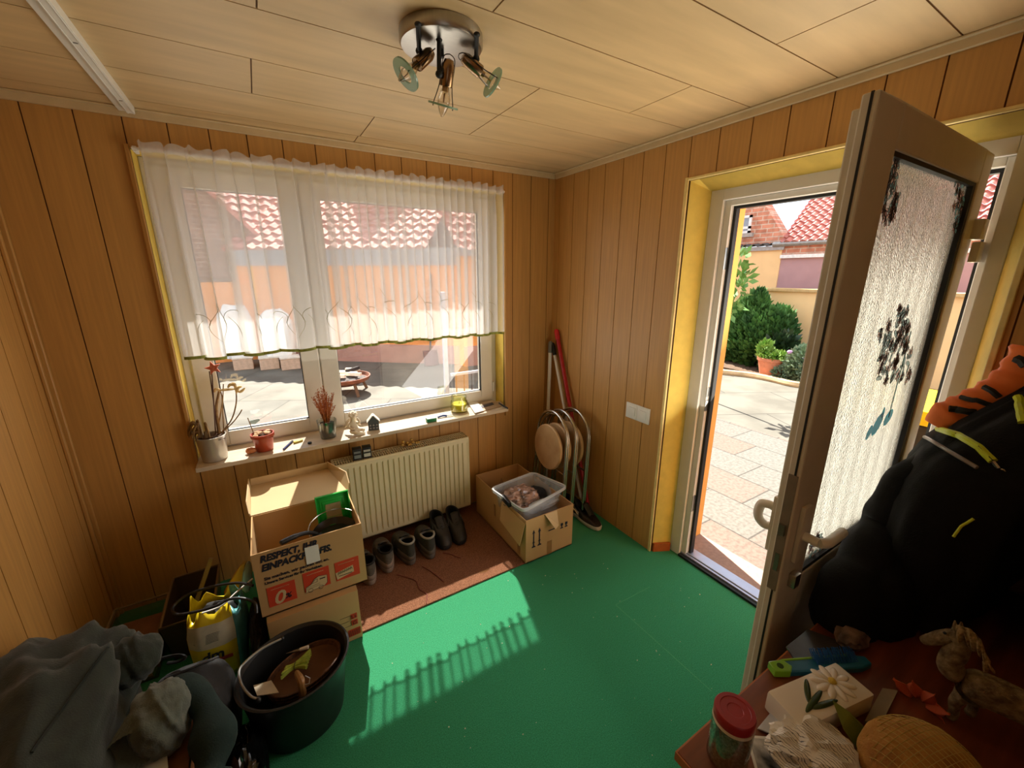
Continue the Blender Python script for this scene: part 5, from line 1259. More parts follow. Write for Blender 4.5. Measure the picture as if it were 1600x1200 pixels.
r2 = N.new('ShaderNodeValToRGB'); r2.color_ramp.elements[0].position = .52; r2.color_ramp.elements[1].position = .56; mx_ = N.new('ShaderNodeMix'); mx_.data_type = 'RGBA'; mx_.inputs[7].default_value = rgb((216, 208, 190))
Lk.new(tcn.outputs['Object'], wv.inputs[0]); Lk.new(tcn.outputs['Object'], vo.inputs['Vector']); Lk.new(wv.outputs['Fac'], rp_.inputs[0]); Lk.new(vo.outputs['Fac'], r2.inputs[0]); Lk.new(r2.outputs[0], mx_.inputs[0]); Lk.new(rp_.outputs[0], mx_.inputs[6]); Lk.new(mx_.outputs[2], N['Principled BSDF'].inputs['Base Color'])
f = MB(); c0 = at_z(1272, 1178, TZ + .02); f.blob(c0, (.075, .060, .036), .34, 1.8, 12, 4, TZ + .001, RZ(-30))
tag(f.build('crumpled_newspaper', npm, loc=(c0.x, c0.y, TZ), smooth=20), 'crumpled printed newspaper in front of the daisy box', 'newspaper')
f = MB(); P = [at_z(*p, z_) for p, z_ in (((1302, 1098), .765), ((1330, 1118), .758), ((1362, 1150), .735), ((1345, 1178), .715), ((1318, 1140), .74))]; plate(f, P, Vector((.002, .003, .003)))
f.bm.faces.ensure_lookup_table()
tag(f.build('seed_packet', mat('olive_green_film', (120, 128, 38), rough=.3, color2=(70, 96, 40), scale=16), loc=P[3], smooth=0), 'olive green plant packet leaning between newspaper and mesh sack', 'packet')
f = MB(); plate(f, [at_z(*p, TZ + .003) for p in ((1378, 1078), (1402, 1082), (1376, 1134), (1350, 1130))], Vector((0, 0, .006))); tag(f.build('flat_stick', mat('pale_driftwood', (150, 136, 112), rough=.8), loc=at_z(1376, 1105, TZ), smooth=0), 'flat pale wooden stick lying right of the daisy box', 'stick')
# mesh sack
mc = at_z(1440, 1205, .745)
mb_ = thing('mesh_sack', 'mustard yellow sack under fine netting at the bottom right edge', 'sack', (mc.x, mc.y, TZ))
sack = MB().blob(mc, (.095, .080, .058), .07, 2, 3, 5, TZ + .001, RZ(-15), False, .9).build('sack_body', mat('mustard_jute', (196, 146, 60), rough=.85, color2=(150, 100, 34), scale=12, bump=.5, bscale=220), mb_, smooth=180)
f = MB()
for k in range(-8, 9):
    for s_ in (0, 1):
        P = []
        for i in range(-10, 11):
            u, v = (k * .0105, i * .0085) if s_ else (i * .0095, k * .0095)
            e2 = (u / .097) ** 2 + (v / .082) ** 2
            if e2 < .97: P.append(mc + Vector((u * math.cos(R(-15)) - v * math.sin(R(-15)), u * math.sin(R(-15)) + v * math.cos(R(-15)), .064 * (1 - e2) ** .45)))
        if len(P) > 2: f.tube(P, .0006, 3)
f.build('netting', mat('straw_netting', (176, 150, 70), rough=.7), mb_)
# horse figurine (mohair), one continuous body
def H(px_, py_, dx=0): return at_x(px_, py_, 1.12 + dx)
hs = thing('horse_figurine', 'small shaggy brown horse figurine standing on the dark side of the cabinet', 'figurine', (1.14, 0, TZ))
V3 = Vector
nodes = [(V3((1.165, -.055, .800)), .027), (V3((1.155, -.010, .797)), .029), (V3((1.135, .040, .800)), .028), (H(1476, 1042), .024), (H(1502, 1008), .020), (H(1498, 990), .018), (H(1474, 995), .0155), (H(1452, 1000), .012), (H(1438, 1001), .0095)]
edges = [(0, 1), (1, 2), (2, 3), (3, 4), (4, 5), (5, 6), (6, 7), (7, 8)]
for (x, y, root) in ((1.108, .066, 2), (1.152, .048, 2), (1.142, -.068, 0), (1.188, -.056, 0)):
    i0 = len(nodes)
    nodes += [(V3((x, y - .004, .775)), .0145), (V3((x, y + .003, .748)), .0105), (V3((x, y - .002, .722)), .0085), (V3((x - .002, y + .002, TZ + .006)), .0115)]
    edges += [(root, i0), (i0, i0 + 1), (i0 + 1, i0 + 2), (i0 + 2, i0 + 3)]
hm = mat('shaggy_brown_mohair', (140, 122, 88), rough=1, color2=(84, 66, 44), scale=70, bump=1, bscale=160)
skinned('horse_body', nodes, edges, hm, hs)
rr = random.Random(21); ms = []
p = [H(1494, 976, -.01), H(1516, 983, -.01), H(1532, 1000, -.01), H(1541, 1028, -.01)]
f = MB()
def mane(u, v):
    q = u * 3; a = p[min(2, int(q))].lerp(p[min(3, int(q) + 1)], q - int(q)) if u < 1 else p[3]
    w_ = math.sin(u * 60) * .0025 * v
    return a + V3((-.012 * math.sin(v * 3) + w_, -.012 * v + .004 * math.sin(u * 23) * v, .006 * math.sin(v * 3) - .030 * v * (1 + .35 * math.sin(u * 37))))
f.sheet(mane, 60, 8); f.build('mane', mat('tan_mane', (160, 136, 92), rough=1, color2=(96, 76, 46), scale=160), hs, solid=.003)
f = MB().tube([H(1493, 984), H(1492, 970)], [.006, .0015], 6); f.build('ear', hm, hs)
f = MB().tube([H(1502, 985, .02), H(1502, 972, .02)], [.006, .0015], 6); f.build('ear', hm, hs)
MB().blob(H(1476, 989, -.0145), (.003, .003, .003), 0, sub=2).build('eye', gasket, hs)
f = MB(); f.tube(smoothpath([(1.17, -.08, .80), (1.175, -.105, .78), (1.175, -.11, .735)], 5), [.008] * 8 + [.006, .004, .002], 8); f.build('tail', MATS['tan_mane'], hs)
# orange silk leaf
oc = at_x(1434, 1102, 1.10); oc.z = TZ + .002
f = MB()
for k in range(7):
    a = -60 + 40 * k; f.sheet(lambda u, v, a=a, k=k: oc + (RX(a) @ Vector((-.008 * u + .004 * math.sin(v * 6 + k), (v - .5) * .030 * math.sin(math.pi * min(1, u + .12)), .012 + .040 * u))), 8, 4)
tag(f.build('silk_leaf', mat('rust_silk', (186, 80, 40), rough=.7), loc=oc, solid=.001), 'rust-orange silk leaf spray standing beside the horse figurine', 'ornament')
# small crumpled packet in the shade
f = MB().blob(at_z(1320, 1005, TZ + .02) + Vector((.04, 0, 0)), (.045, .03, .022), .3, 2.4, 6, 3, TZ + .006); tag(f.build('snack_wrapper', mat('dull_pink_film', (168, 140, 128), rough=.4, color2=(40, 30, 30), scale=22), loc=at_z(1330, 1005, TZ)), 'crumpled pinkish wrapper in the shade under the coats', 'wrapper')

# ---------------------------------------------------------------- coats on the right wall
rail = thing('coat_rail', 'wooden coat rail on the right wall carrying the dark coats', 'coat rail', (XR, -.08, 1.64))
MB().box(XR - .02, XR - .001, -.30, .14, 1.60, 1.68, bev=.003).build('rail_board', chestw, rail)
for y in (-.24, -.08, .08):
    MB().tube(smoothpath([(XR - .02, y, 1.66), (XR - .06, y, 1.65), (XR - .085, y, 1.67), (XR - .09, y, 1.70)], 5), .006, 8).build('hook', chrome, rail)
def coat(mb, rows, seed, n=72, fold=.02):
    rings = []
    for (z, x0, y0, y1, ex) in rows:
        x1 = XR - .012; cx, cy, rx, ry = x1, (y0 + y1) / 2, x1 - x0, (y1 - y0) / 2; r_ = []
        for k in range(n):
            a = 2 * math.pi * k / n; c, s_ = math.cos(a), math.sin(a)
            fo = fold * noise.noise(Vector((a * 3.2, z * 1.2, seed))) + .5 * fold * noise.noise(Vector((a * 7, z * 4, seed + 4)))
            x = cx + (rx + fo) * math.copysign(abs(c) ** ex, c) if c < 0 else cx - .002
            r_.append(Vector((min(x, x1), cy + (ry + fo) * math.copysign(abs(s_) ** ex, s_), z + fo * .3)))
        rings.append(r_)
    out = []
    for A_, B_ in zip(rings, rings[1:]):
        for q in range(4): out.append([p.lerp(r2_, q / 4) for p, r2_ in zip(A_, B_)])
    return mb.loft(out + [rings[-1]])
navy = mat('black_softshell', (15, 15, 17), rough=.85, var=.25, scale=30, bump=.2, bscale=200, spec=.2)
navy2 = mat('dark_navy_wool', (16, 19, 30), rough=.95, var=.25, scale=40, bump=.3, bscale=260, spec=.15)
neon = mat('neon_yellow_tape', (206, 220, 30), rough=.5)
cA = thing('black_jacket', 'black softshell jacket with a neon yellow zip pocket, hanging over the cabinet', 'jacket', (1.72, .1, 1.1))
A_rows = [(.712, 1.32, .10, .340, .8), (.80, 1.33, .08, .345, .75), (.90, 1.33, .05, .35, .7), (1.0, 1.34, .04, .35, .7), (1.06, 1.36, .02, .345, .7), (1.13, 1.40, 0, .325, .75), (1.21, 1.47, -.02, .275, .8), (1.30, 1.56, -.03, .195, .8), (1.40, 1.62, -.03, .12, .8), (1.52, 1.68, -.02, .06, .9), (1.60, 1.73, .0, .03, 1)]
ja = coat(MB(), A_rows, 3).build('jacket_body', navy, cA, smooth=70)
f = MB(); garment(f, at_y(1372, 950, .262), (.135, .080, .165), [(.8, .3, .1, 1)], 6, TZ + .004, .07, .85, sub=5); f.build('jacket_hem', navy, cA, smooth=180)
def on(o, pts, n=8, lift=.004):
    P = []
    for (a, b), (c, d) in zip(pts, pts[1:]):
        for q in range(n): P.append(hit(o, a + (c - a) * q / n, b + (d - b) * q / n, lift))
    P.append(hit(o, *pts[-1], lift)); return [p for p in P if p]
P1, P2 = on(ja, [(1469, 672), (1500, 682), (1530, 700), (1552, 722)]), on(ja, [(1478, 680), (1506, 692), (1530, 708), (1545, 725)])
if len(P1) > 4:
    f = MB().tube(P1, .009, 8); f.build('zip_pocket', neon, cA)
    e_ = P1[-1]; MB().tube([e_, e_ + Vector((-.004, -.012, -.012))], .0045, 6).tube([e_ + Vector((-.004, -.018 + .006 * math.cos(t_), -.018 + .006 * math.sin(t_))) for t_ in [i * .63 for i in range(10)]], .0018, 6, closed=True).build('zip_pull', chrome, cA)
    MB().tube([p + Vector((-.006, 0, .004)) for p in P1], .0018, 6).build('zip_teeth', gasket, cA)
P = on(ja, [(1447, 684), (1480, 704), (1527, 732)])
if len(P) > 4: MB().tube(P, .005, 6).build('reflective_tape', mat('dull_reflective', (130, 116, 100), rough=.4), cA)
P = on(ja, [(1490, 838), (1502, 822), (1521, 810)])
if len(P) > 4: MB().tube(P, .003, 6).build('piping', neon, cA)
P = on(ja, [(1592, 622), (1597, 645), (1599, 662)])
if len(P) > 4: MB().tube(P, .009, 8).build('shoulder_tab', neon, cA)
f = MB(); P = smoothpath([at_y(1660, 630, .15), at_y(1560, 672, .21), at_y(1490, 722, .25), at_y(1425, 772, .285), at_y(1392, 830, .30), at_y(1350, 895, .30), at_y(1318, 945, .30), at_y(1325, 990, .29)], 8)
f.tube(P, [.072 + .004 * math.sin(i * .9) for i in range(len(P) - 4)] + [.066, .058, .05, .03], 20)
f.build('sleeve', navy, cA, smooth=180)
cB = thing('navy_coat', 'dark navy coat hanging nearest the camera at the right edge', 'coat', (1.72, -.12, 1.1))
coat(MB(), [(.712, 1.42, -.28, .05, .8), (.95, 1.30, -.28, .09, .75), (1.15, 1.34, -.28, .08, .75), (1.3, 1.42, -.28, .05, .8), (1.42, 1.55, -.24, 0, .8), (1.56, 1.68, -.16, -.06, .9), (1.62, 1.73, -.13, -.08, 1)], 7).build('coat_body', navy2, cB, smooth=70)
orm = mat('hi_vis_orange', (250, 124, 48), rough=.7, var=.1, scale=14, bump=.2, bscale=90)
cC = thing('orange_work_jacket', 'hi-vis orange work jacket with black straps, showing behind the black jacket', 'jacket', (1.72, .2, 1.25))
f = MB(); P = smoothpath([at_x(1625, 545, 1.73), at_x(1600, 585, 1.72), at_x(1560, 618, 1.70), at_x(1515, 640, 1.68), at_x(1482, 655, 1.66), at_x(1466, 668, 1.65)], 6)
f.tube(P, [.05 + .004 * math.sin(i * 1.7) for i in range(len(P))][:len(P) - 6] + [.046, .042, .040, .038, .036, .034], 18); jo = f.build('orange_sleeve', orm, cC, smooth=180)
for (a, b), (c, d), r_ in (((1540, 605), (1562, 620), .008), ((1503, 622), (1548, 634), .007), ((1482, 640), (1520, 645), .010), ((1590, 562), (1604, 572), .012)):
    P = on(jo, [(a, b), ((a + c) / 2, (b + d) / 2 - 2), (c, d)], 5)
    if len(P) > 2: MB().tube(P, r_, 6).build('black_strap', gasket, cC)

# ================================================================== the courtyard
G = -.05
slab = brick_mat('patio_slabs', (121, 97, 84), (107, 107, 100), (72, 67, 60), .52, .385, .006, rot=(0, 0, R(90)), loc=(.10, .225, 0), speck=40)
MB().box(2.2, 4.44, -6, 2.72, G - .1, G).build('ground_slabs', slab, smooth=0, kind='structure')
conc = brick_mat('weathered_flagstones', (113, 108, 95), (102, 99, 89), (75, 70, 61), 1.35, .9, .008, rot=(0, 0, R(28)), speck=2.2)
MB().box(4.44, 12, -6, 2.72, G - .1, G).box(-7, 12, 2.72, 14, G - .1, G).box(-7, 2.2, 2.68, 2.72, G - .1, G).build('ground_flags', conc, smooth=0, kind='structure')
MB().box(1.97, 2.2, .30, 1.30, G - .1, -.005).build('door_step', mat('step_stone', (206, 176, 158), rough=.8, speck=0) if False else mat('step_stone', (156, 130, 116), rough=.8, var=.1, scale=50), smooth=0, kind='structure')
peach = mat('peach_render', (250, 208, 150), rough=.9, var=.04, scale=4)
mauve = mat('mauve_render', (184, 146, 146), rough=.9, var=.05, scale=4)
red_brick = brick_mat('red_brick', (226, 152, 120), (208, 132, 102), (220, 190, 166), .25, .085, .010, rot=(R(-90), R(-90), 0), speck=8)
dark_brick = brick_mat('brown_brick', (150, 112, 92), (128, 92, 76), (170, 146, 126), .25, .085, .010, rot=(R(90), 0, 0), speck=8)
white_w = mat('white_band', (240, 236, 230), rough=.6)
zinc = mat('zinc_gutter', (168, 166, 160), rough=.4, metal=.5)
tilem = mat('red_roof_tile', (206, 138, 122), rough=.75, color2=(182, 108, 96), scale=1.5)
def roof_tiles(name, parent, o, ux, uy, w_, l_, pitch=.30, row=.34):
    """pantile sheet: o corner, ux along the eave, uy up the slope"""
    o, ux, uy = Vector(o), Vector(ux).normalized(), Vector(uy).normalized(); nn = ux.cross(uy)
    if nn.z < 0: nn = -nn
    rows = int(l_ / row); f = MB(); nu = int(w_ / pitch) * 6
    for r_ in range(rows):
        f.sheet(lambda u, v, r_=r_: o + ux * (u * w_) + uy * (row * (r_ + v * 1.05)) + nn * (.045 * (1 - v) + .028 * math.sin(u * w_ / pitch * 2 * math.pi) + .02), nu, 1)
        f.sheet(lambda u, v, r_=r_: o + ux * (u * w_) + uy * (row * r_ + .004 * v) + nn * (.065 * v - .01 + (.028 * math.sin(u * w_ / pitch * 2 * math.pi)) * v), nu, 1)
    return f.build(name, tilem, parent, smooth=60)
# buildings east (seen through the door)
hE = thing('mauve_house', 'house with mauve wall, white band and red tiled roof seen through the open door', 'house', (9.4, 3, G))
MB().box(9.0, 9.3, -2, 4.45, G, 1.90).build('mauve_wall', mauve, hE, smooth=0)
MB().box(8.94, 9.3, -2, 4.45, 1.90, 1.965).build('white_ledge', white_w, hE, smooth=0)
MB().box(9.0, 9.3, -2, 4.45, 1.965, 2.13).build('brick_band', red_brick, hE, smooth=0)
MB().tube([(8.92, -2, 2.17), (8.92, 4.6, 2.17)], .05, 10).build('gutter', zinc, hE)
roof_tiles('tiled_roof', hE, (8.9, -2, 2.17), (0, 1, 0), (1, 0, .95), 6.45, 4.6, .14, .14)
MB().box(9.3, 13, -2, 4.4, G, 2.1).build('house_core', mauve, hE, smooth=0)
hB = thing('peach_annex', 'peach rendered annex with a corrugated edge and brick gable above, behind the yew', 'house', (9.0, 5.6, G))
MB().box(8.98, 9.25, 4.45, 7.5, G, 2.13).build('peach_wall', peach, hB, smooth=0)
f = MB(); f.sheet(lambda u, v: Vector((8.90 + .5 * v, 4.40 + u * 3.2, 2.17 + .05 * v + .022 * math.sin(u * 3.2 / .18 * 2 * math.pi))), 160, 1); f.build('corrugated_edge', mat('dark_corrugated', (84, 76, 72), rough=.8), hB, solid=.02)
MB().box(8.93, 8.97, 4.40, 7.5, 2.06, 2.14).build('fascia', zinc, hB, smooth=0)
f = MB().prism([(4.42, 2.19), (7.5, 2.19), (7.5, 6.0), (6.4, 5.0)], 0, .3, Matrix(((0, 0, 1, 9.08), (1, 0, 0, 0), (0, 1, 0, 0), (0, 0, 0, 1)))); f.build('brick_gable', red_brick, hB, smooth=0)
wq = [at_x(*p, 9.07) for p in ((1160, 337), (1175, 331), (1172, 364), (1157, 370))]
y0, y1 = min(p.y for p in wq), max(p.y for p in wq); z0, z1 = min(p.z for p in wq) + .06, max(p.z for p in wq) - .06
f = MB(); 
f.box(9.05, 9.09, y0, y1, z0, z0 + .05).box(9.05, 9.09, y0, y1, z1 - .05, z1).box(9.05, 9.09, y0, y0 + .05, z0, z1).box(9.05, 9.09, y1 - .05, y1, z0, z1).box(9.05, 9.09, y0, y1, (z0 + z1) / 2 - .09, (z0 + z1) / 2 - .04)
wf = f.build('window', white_w, hB, smooth=0); MB().box(9.065, 9.075, y0 + .05, y1 - .05, z0 + .05, z1 - .05).build('pane', mat('grey_pane', (150, 158, 168), rough=.2), wf, smooth=0)
MB().box(9.0, 9.09, y0 - .08, y1 + .08, z0 - .08, z0).build('window_ledge', mat('grey_ledge', (170, 160, 150)), hB, smooth=0)
gw = thing('garden_wall', 'low peach garden wall with a stone coping behind the flowering shrub', 'wall', (8.3, 2, G))
MB().box(8.2, 8.45, -3, 4.33, G, 1.29).build('wall_body', peach, gw, smooth=0); MB().box(8.14, 8.50, -3, 4.36, 1.29, 1.345, bev=.01).build('coping', mat('ochre_coping', (206, 170, 116), rough=.8), gw)
# planting bed
tag(MB().box(6.95, 8.2, 1.6, 6.5, G, G + .03).build('planting_bed', mat('dark_soil', (96, 74, 56), rough=1, var=.3, scale=20, bump=.8), loc=(7.8, 4, G)), 'strip of dark soil along the garden wall', 'soil', kind='stuff')
f = MB(); P = smoothpath([at_z(*p, G + .03) for p in ((1118, 581), (1150, 584), (1180, 588), (1210, 594), (1235, 600), (1262, 603), (1290, 600))], 4); f.tube([p + Vector((0, 0, .0)) for p in P], .055, 8)
tag(f.build('bed_edging', mat('ochre_stone', (196, 164, 122), rough=.9, var=.2, scale=9), loc=P[8]), 'ochre stone edging bordering the planting bed', 'edging')
def foliage(mb, c, rad, n, size, seed, up=.5, shape=None):
    rr = random.Random(seed); c = Vector(c)
    for i in range(n):
        while True:
            d = Vector((rr.uniform(-1, 1), rr.uniform(-1, 1), rr.uniform(-1, 1)))
            if .25 < d.length < 1: break
        d = d.normalized() * (d.length ** .4)
        p = c + Vector((d.x * rad[0], d.y * rad[1], d.z * rad[2])) * (1 + .18 * noise.noise(d * 3 + Vector((seed, 0, 0))))
        o_ = (d + Vector((rr.uniform(-.5, .5), rr.uniform(-.5, .5), up + rr.uniform(-.3, .5)))).normalized(); s_ = o_.orthogonal().normalized(); s_.rotate(Matrix.Rotation(rr.uniform(0, 6.3), 3, o_)); L1 = size * rr.uniform(.7, 1.4); W = L1 * .28
        a, b_, t_ = p, p + o_ * L1 * .5, p + o_ * L1
        k_ = s_ * W; mb.poly([a, b_ + k_, t_, b_ - k_])
yew = mat('yew_green', (92, 140, 62), rough=.7, color2=(34, 72, 28), scale=3)
bs = thing('yew_bush', 'dense dark green yew bush against the peach wall', 'bush', (7.75, 4.0, G))
f = MB()
for c, r_, n in (((7.75, 4.0, .42), (.45, .50, .55), 5200), ((7.7, 4.22, .62), (.3, .30, .52), 2600), ((7.75, 3.72, .55), (.3, .28, .45), 2400), ((7.7, 4.08, .95), (.18, .14, .34), 1000), ((7.72, 4.45, .2), (.3, .2, .3), 1200)): foliage(f, c, r_, n, .11, n, .9)
f.build('yew_foliage', yew, bs, smooth=0, doubles=False)
f = MB()
for k in range(8): f.tube([(7.75, 4.0, G), (7.75 + .3 * math.cos(k), 4.0 + .4 * math.sin(k * 1.7), .7)], [.03, .008], 6)
f.build('branch', mat('yew_bark', (70, 50, 36), rough=1), bs)
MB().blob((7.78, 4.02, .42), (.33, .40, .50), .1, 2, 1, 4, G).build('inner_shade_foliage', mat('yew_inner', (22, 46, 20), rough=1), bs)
pp = thing('terracotta_planter', 'terracotta planter with pale trailing plant in front of the yew bush', 'plant pot', (7.05, 3.36, G))
tcm = mat('terracotta', (202, 126, 94), rough=.8, var=.1)
MB().lathe([(0, .03), (.15, .03), (.205, .27), (.22, .28), (.222, .33), (.20, .33), (.19, .28), (0, .27)], 32, T(7.05, 3.36, G)).build('pot_body', tcm, pp)
f = MB(); foliage(f, (7.05, 3.34, .30), (.20, .21, .06), 700, .06, 3, .3); foliage(f, (7.02, 3.48, .38), (.08, .08, .14), 260, .08, 5, .8); f.build('plant_leaves', mat('pale_lime_leaf', (150, 176, 84), rough=.7, color2=(96, 140, 50), scale=12), pp, smooth=0, doubles=False)
fs = thing('flowering_shrub', 'grey-green flowering shrub with mauve blossoms right of the planter', 'shrub', (7.15, 2.92, G))
f = MB(); foliage(f, (7.15, 2.88, .24), (.30, .26, .26), 1600, .085, 8, .3); foliage(f, (7.0, 3.10, .06), (.18, .16, .12), 500, .07, 9, .3); f.build('shrub_leaves', mat('grey_green_leaf', (150, 168, 136), rough=.6, color2=(66, 92, 58), scale=10), fs, smooth=0, doubles=False)
f = MB(); rr = random.Random(6)
for i in range(9): f.blob((7.0 + rr.uniform(-.1, .2), 2.95 + rr.uniform(-.2, .2), .28 + rr.uniform(-.15, .22)), (.035, .035, .03), .3, 4, i, 2)
f.build('mauve_blossom', mat('mauve_petal', (196, 150, 196), rough=.7), fs)
lh = thing('dark_leaf_shrub', 'small dark broad-leaved shrub between the yew and the flowering shrub', 'shrub', (7.5, 3.5, G))
f = MB(); foliage(f, (7.45, 3.46, .22), (.2, .2, .36), 420, .15, 13, .6); f.build('broad_leaves', mat('deep_green_leaf', (52, 76, 44), rough=.4, color2=(24, 40, 24), scale=8), lh, smooth=0, doubles=False)
vn = thing('climbing_vine', 'light green vine climbing at the left side of the doorway view', 'vine', (5.0, 3.0, G))
f = MB(); P = smoothpath([(5.0, 3.12, G), (5.02, 3.06, .8), (5.0, 3.0, 1.3), (4.98, 2.97, 1.8), (5, 3.0, 2.3)], 8); f.tube(P, .014, 6); f.build('vine_stem', mat('vine_bark', (110, 86, 60), rough=1), vn)
f = MB()
for c, n in (((5.0, 2.96, 1.72), 34), ((5.0, 2.92, 1.55), 40), ((5.0, 2.94, 1.36), 34), ((5.0, 2.98, 1.24), 24)): foliage(f, c, (.10, .11, .13), n, .11, n, .1)
f.build('vine_leaves', mat('vine_leaf', (126, 168, 84), rough=.5, color2=(84, 130, 60), scale=8), vn, smooth=0, doubles=False)
# walls and houses north (seen through the window)
def wall_seg(mb, a, b, z0, z1, th=.25):
    a, b = Vector(a), Vector(b); d = (b - a).normalized(); n_ = Vector((-d.y, d.x)) * th
    if n_.y < 0: n_ = -n_
    mb.prism([tuple(a), tuple(b), tuple(b + n_), tuple(a + n_)], z0, z1)
A0, B0 = (-.35, 9.66), (3.15, 6.86)
bw = thing('boundary_wall', 'long orange courtyard wall with a rose plinth seen under the valance', 'wall', (1.4, 8.2, G))
orange2 = mat('deep_orange_render', (240, 158, 84), rough=.9, var=.06, scale=3); rose = mat('rose_plinth', (190, 142, 124), rough=.9, var=.1, scale=4)
f = MB(); wall_seg(f, A0, B0, .30, 1.75); f.build('wall_body', orange2, bw, smooth=0)
f = MB(); wall_seg(f, (-.36, 9.63), (3.12, 6.845), G, .30, .03); f.build('plinth', rose, bw, smooth=0)
f = MB(); wall_seg(f, (-.36, 9.63), (3.14, 6.83), 1.75, 2.05, .4); f.build('grey_fascia', mat('grey_fascia_board', (150, 150, 150), rough=.7), bw, smooth=0)
nr = thing('red_tiled_barn', 'long barn with a red pantile roof behind the courtyard wall', 'building', (2.5, 9, G))
d_ = (Vector((3.15, 6.86, 0)) - Vector((-.35, 9.66, 0))).normalized(); up_ = Vector((-d_.y, d_.x, 0)); up_ = up_ if up_.y > 0 else -up_
roof_tiles('tiled_roof', nr, Vector((-.5, 9.75, 2.02)), d_, up_ + Vector((0, 0, .62)), 4.0, 3.6, .24, .28)
f = MB(); wall_seg(f, (-.2, 9.9), (3.3, 7.1), G, 2.0, 2.6); f.build('barn_body', orange2, nr, smooth=0)
n2 = thing('far_red_roof_house', 'far house with a red tiled roof seen through the right half of the window', 'house', (6, 9.5, G))
MB().box(2.6, 9, 11.2, 12, G, 6).box(3.2, 9, 7.6, 10.5, G, 2.0).build('house_body', mat('pale_grey_render', (196, 190, 184), rough=.9), n2, smooth=0)
roof_tiles('tiled_roof', n2, (3.35, 7.5, 2.0), (1, 0, 0), (0, 1, .85), 5.6, 3.6, .24, .28)
ow = thing('corner_wall', 'bright orange wall with a patched rose plinth behind the railing', 'wall', (4.5, 6.6, G))
MB().box(3.05, 9.0, 6.70, 6.92, G, 1.9).build('wall_body', orange2, ow, smooth=0); MB().box(3.05, 9.0, 6.675, 6.70, G, .32).build('plinth', rose, ow, smooth=0)
MB().box(3.05, 9.0, 6.64, 6.95, 1.9, 2.0).build('coping', mat('grey_fascia_board', (150, 150, 150)), ow, smooth=0)
bh = thing('brown_brick_house', 'brown brick house gable behind the left half of the curtain', 'house', (-1.5, 10, G))
MB().prism([(-4.0, G), (.30, G), (.30, 2.1), (-.75, 3.25), (-4, 3.9)], 0, 2, Matrix(((1, 0, 0, 0), (0, 0, 1, 9.95), (0, 1, 0, 0), (0, 0, 0, 1)))).build('brick_wall', dark_brick, bh, smooth=0)
MB().prism([(.36, 2.02), (.36, 2.12), (-.75, 3.35), (-.75, 3.24)], -.15, 2.2, Matrix(((1, 0, 0, 0), (0, 0, 1, 9.95), (0, 1, 0, 0), (0, 0, 0, 1)))).build('verge', tilem, bh, smooth=0)
rr_ = thing('red_roof_house', 'house with a bright red tiled roof rising behind the brick gable', 'house', (1, 13, G))
roof_tiles('tiled_roof', rr_, (-2.2, 12.2, 1.7), (1, 0, 0), (0, 1, .9), 6.2, 4.5, .26, .32); MB().box(-2, 4, 12.4, 15, G, 1.9).build('house_body', peach, rr_, smooth=0)
lw = thing('side_wall', 'peach-orange courtyard wall below the brick house', 'wall', (-1.5, 9.3, G))
MB().box(-4, -.10, 9.45, 9.65, G, 1.45).build('wall_body', orange2, lw, smooth=0); MB().box(-.10, .30, 9.42, 9.62, G, 2.02).build('gate_pier', mat('amber_render', (246, 182, 84), rough=.9), lw, smooth=0)
wst = mat('white_tarpaulin', (238, 238, 234), rough=.6, var=.03)
for i, (x, y, s_, lb) in enumerate(((-.45, 8.75, 1.0, 'white covered garden furniture stack at the far left of the courtyard'), (.18, 8.55, .85, 'white covered garden furniture stack standing in front of the amber pier'))):
    tag(MB().blob((x, y, .50), (.26, .26, .56 * s_), .12, 2, i, 4, .16, power=.6).build('covered_furniture', wst, loc=(x, y, .16)), lb, 'garden furniture', 'white covered furniture across the courtyard')
for i, x in enumerate((-.42, -.02, .30)):
    c0 = Vector((x, 8.62 - .26 * i * .8, G)); t = thing('storage_chest', ('beige storage chest furthest left under the white covers', 'beige storage chest in the middle of the three under the white covers', 'beige storage chest nearest the window mullion')[i], 'chest', c0, 'beige chests across the courtyard')
    MB().box(-.15, .15, -.14, .14, .0, .20, T(*c0)).build('chest_body', mat('beige_plastic', (206, 176, 150), rough=.6), t, smooth=0, bev=.01); MB().box(-.16, .16, -.15, .15, .20, .225, T(*c0)).build('chest_lid', mat('pale_lid', (226, 216, 200), rough=.5), t, smooth=0)
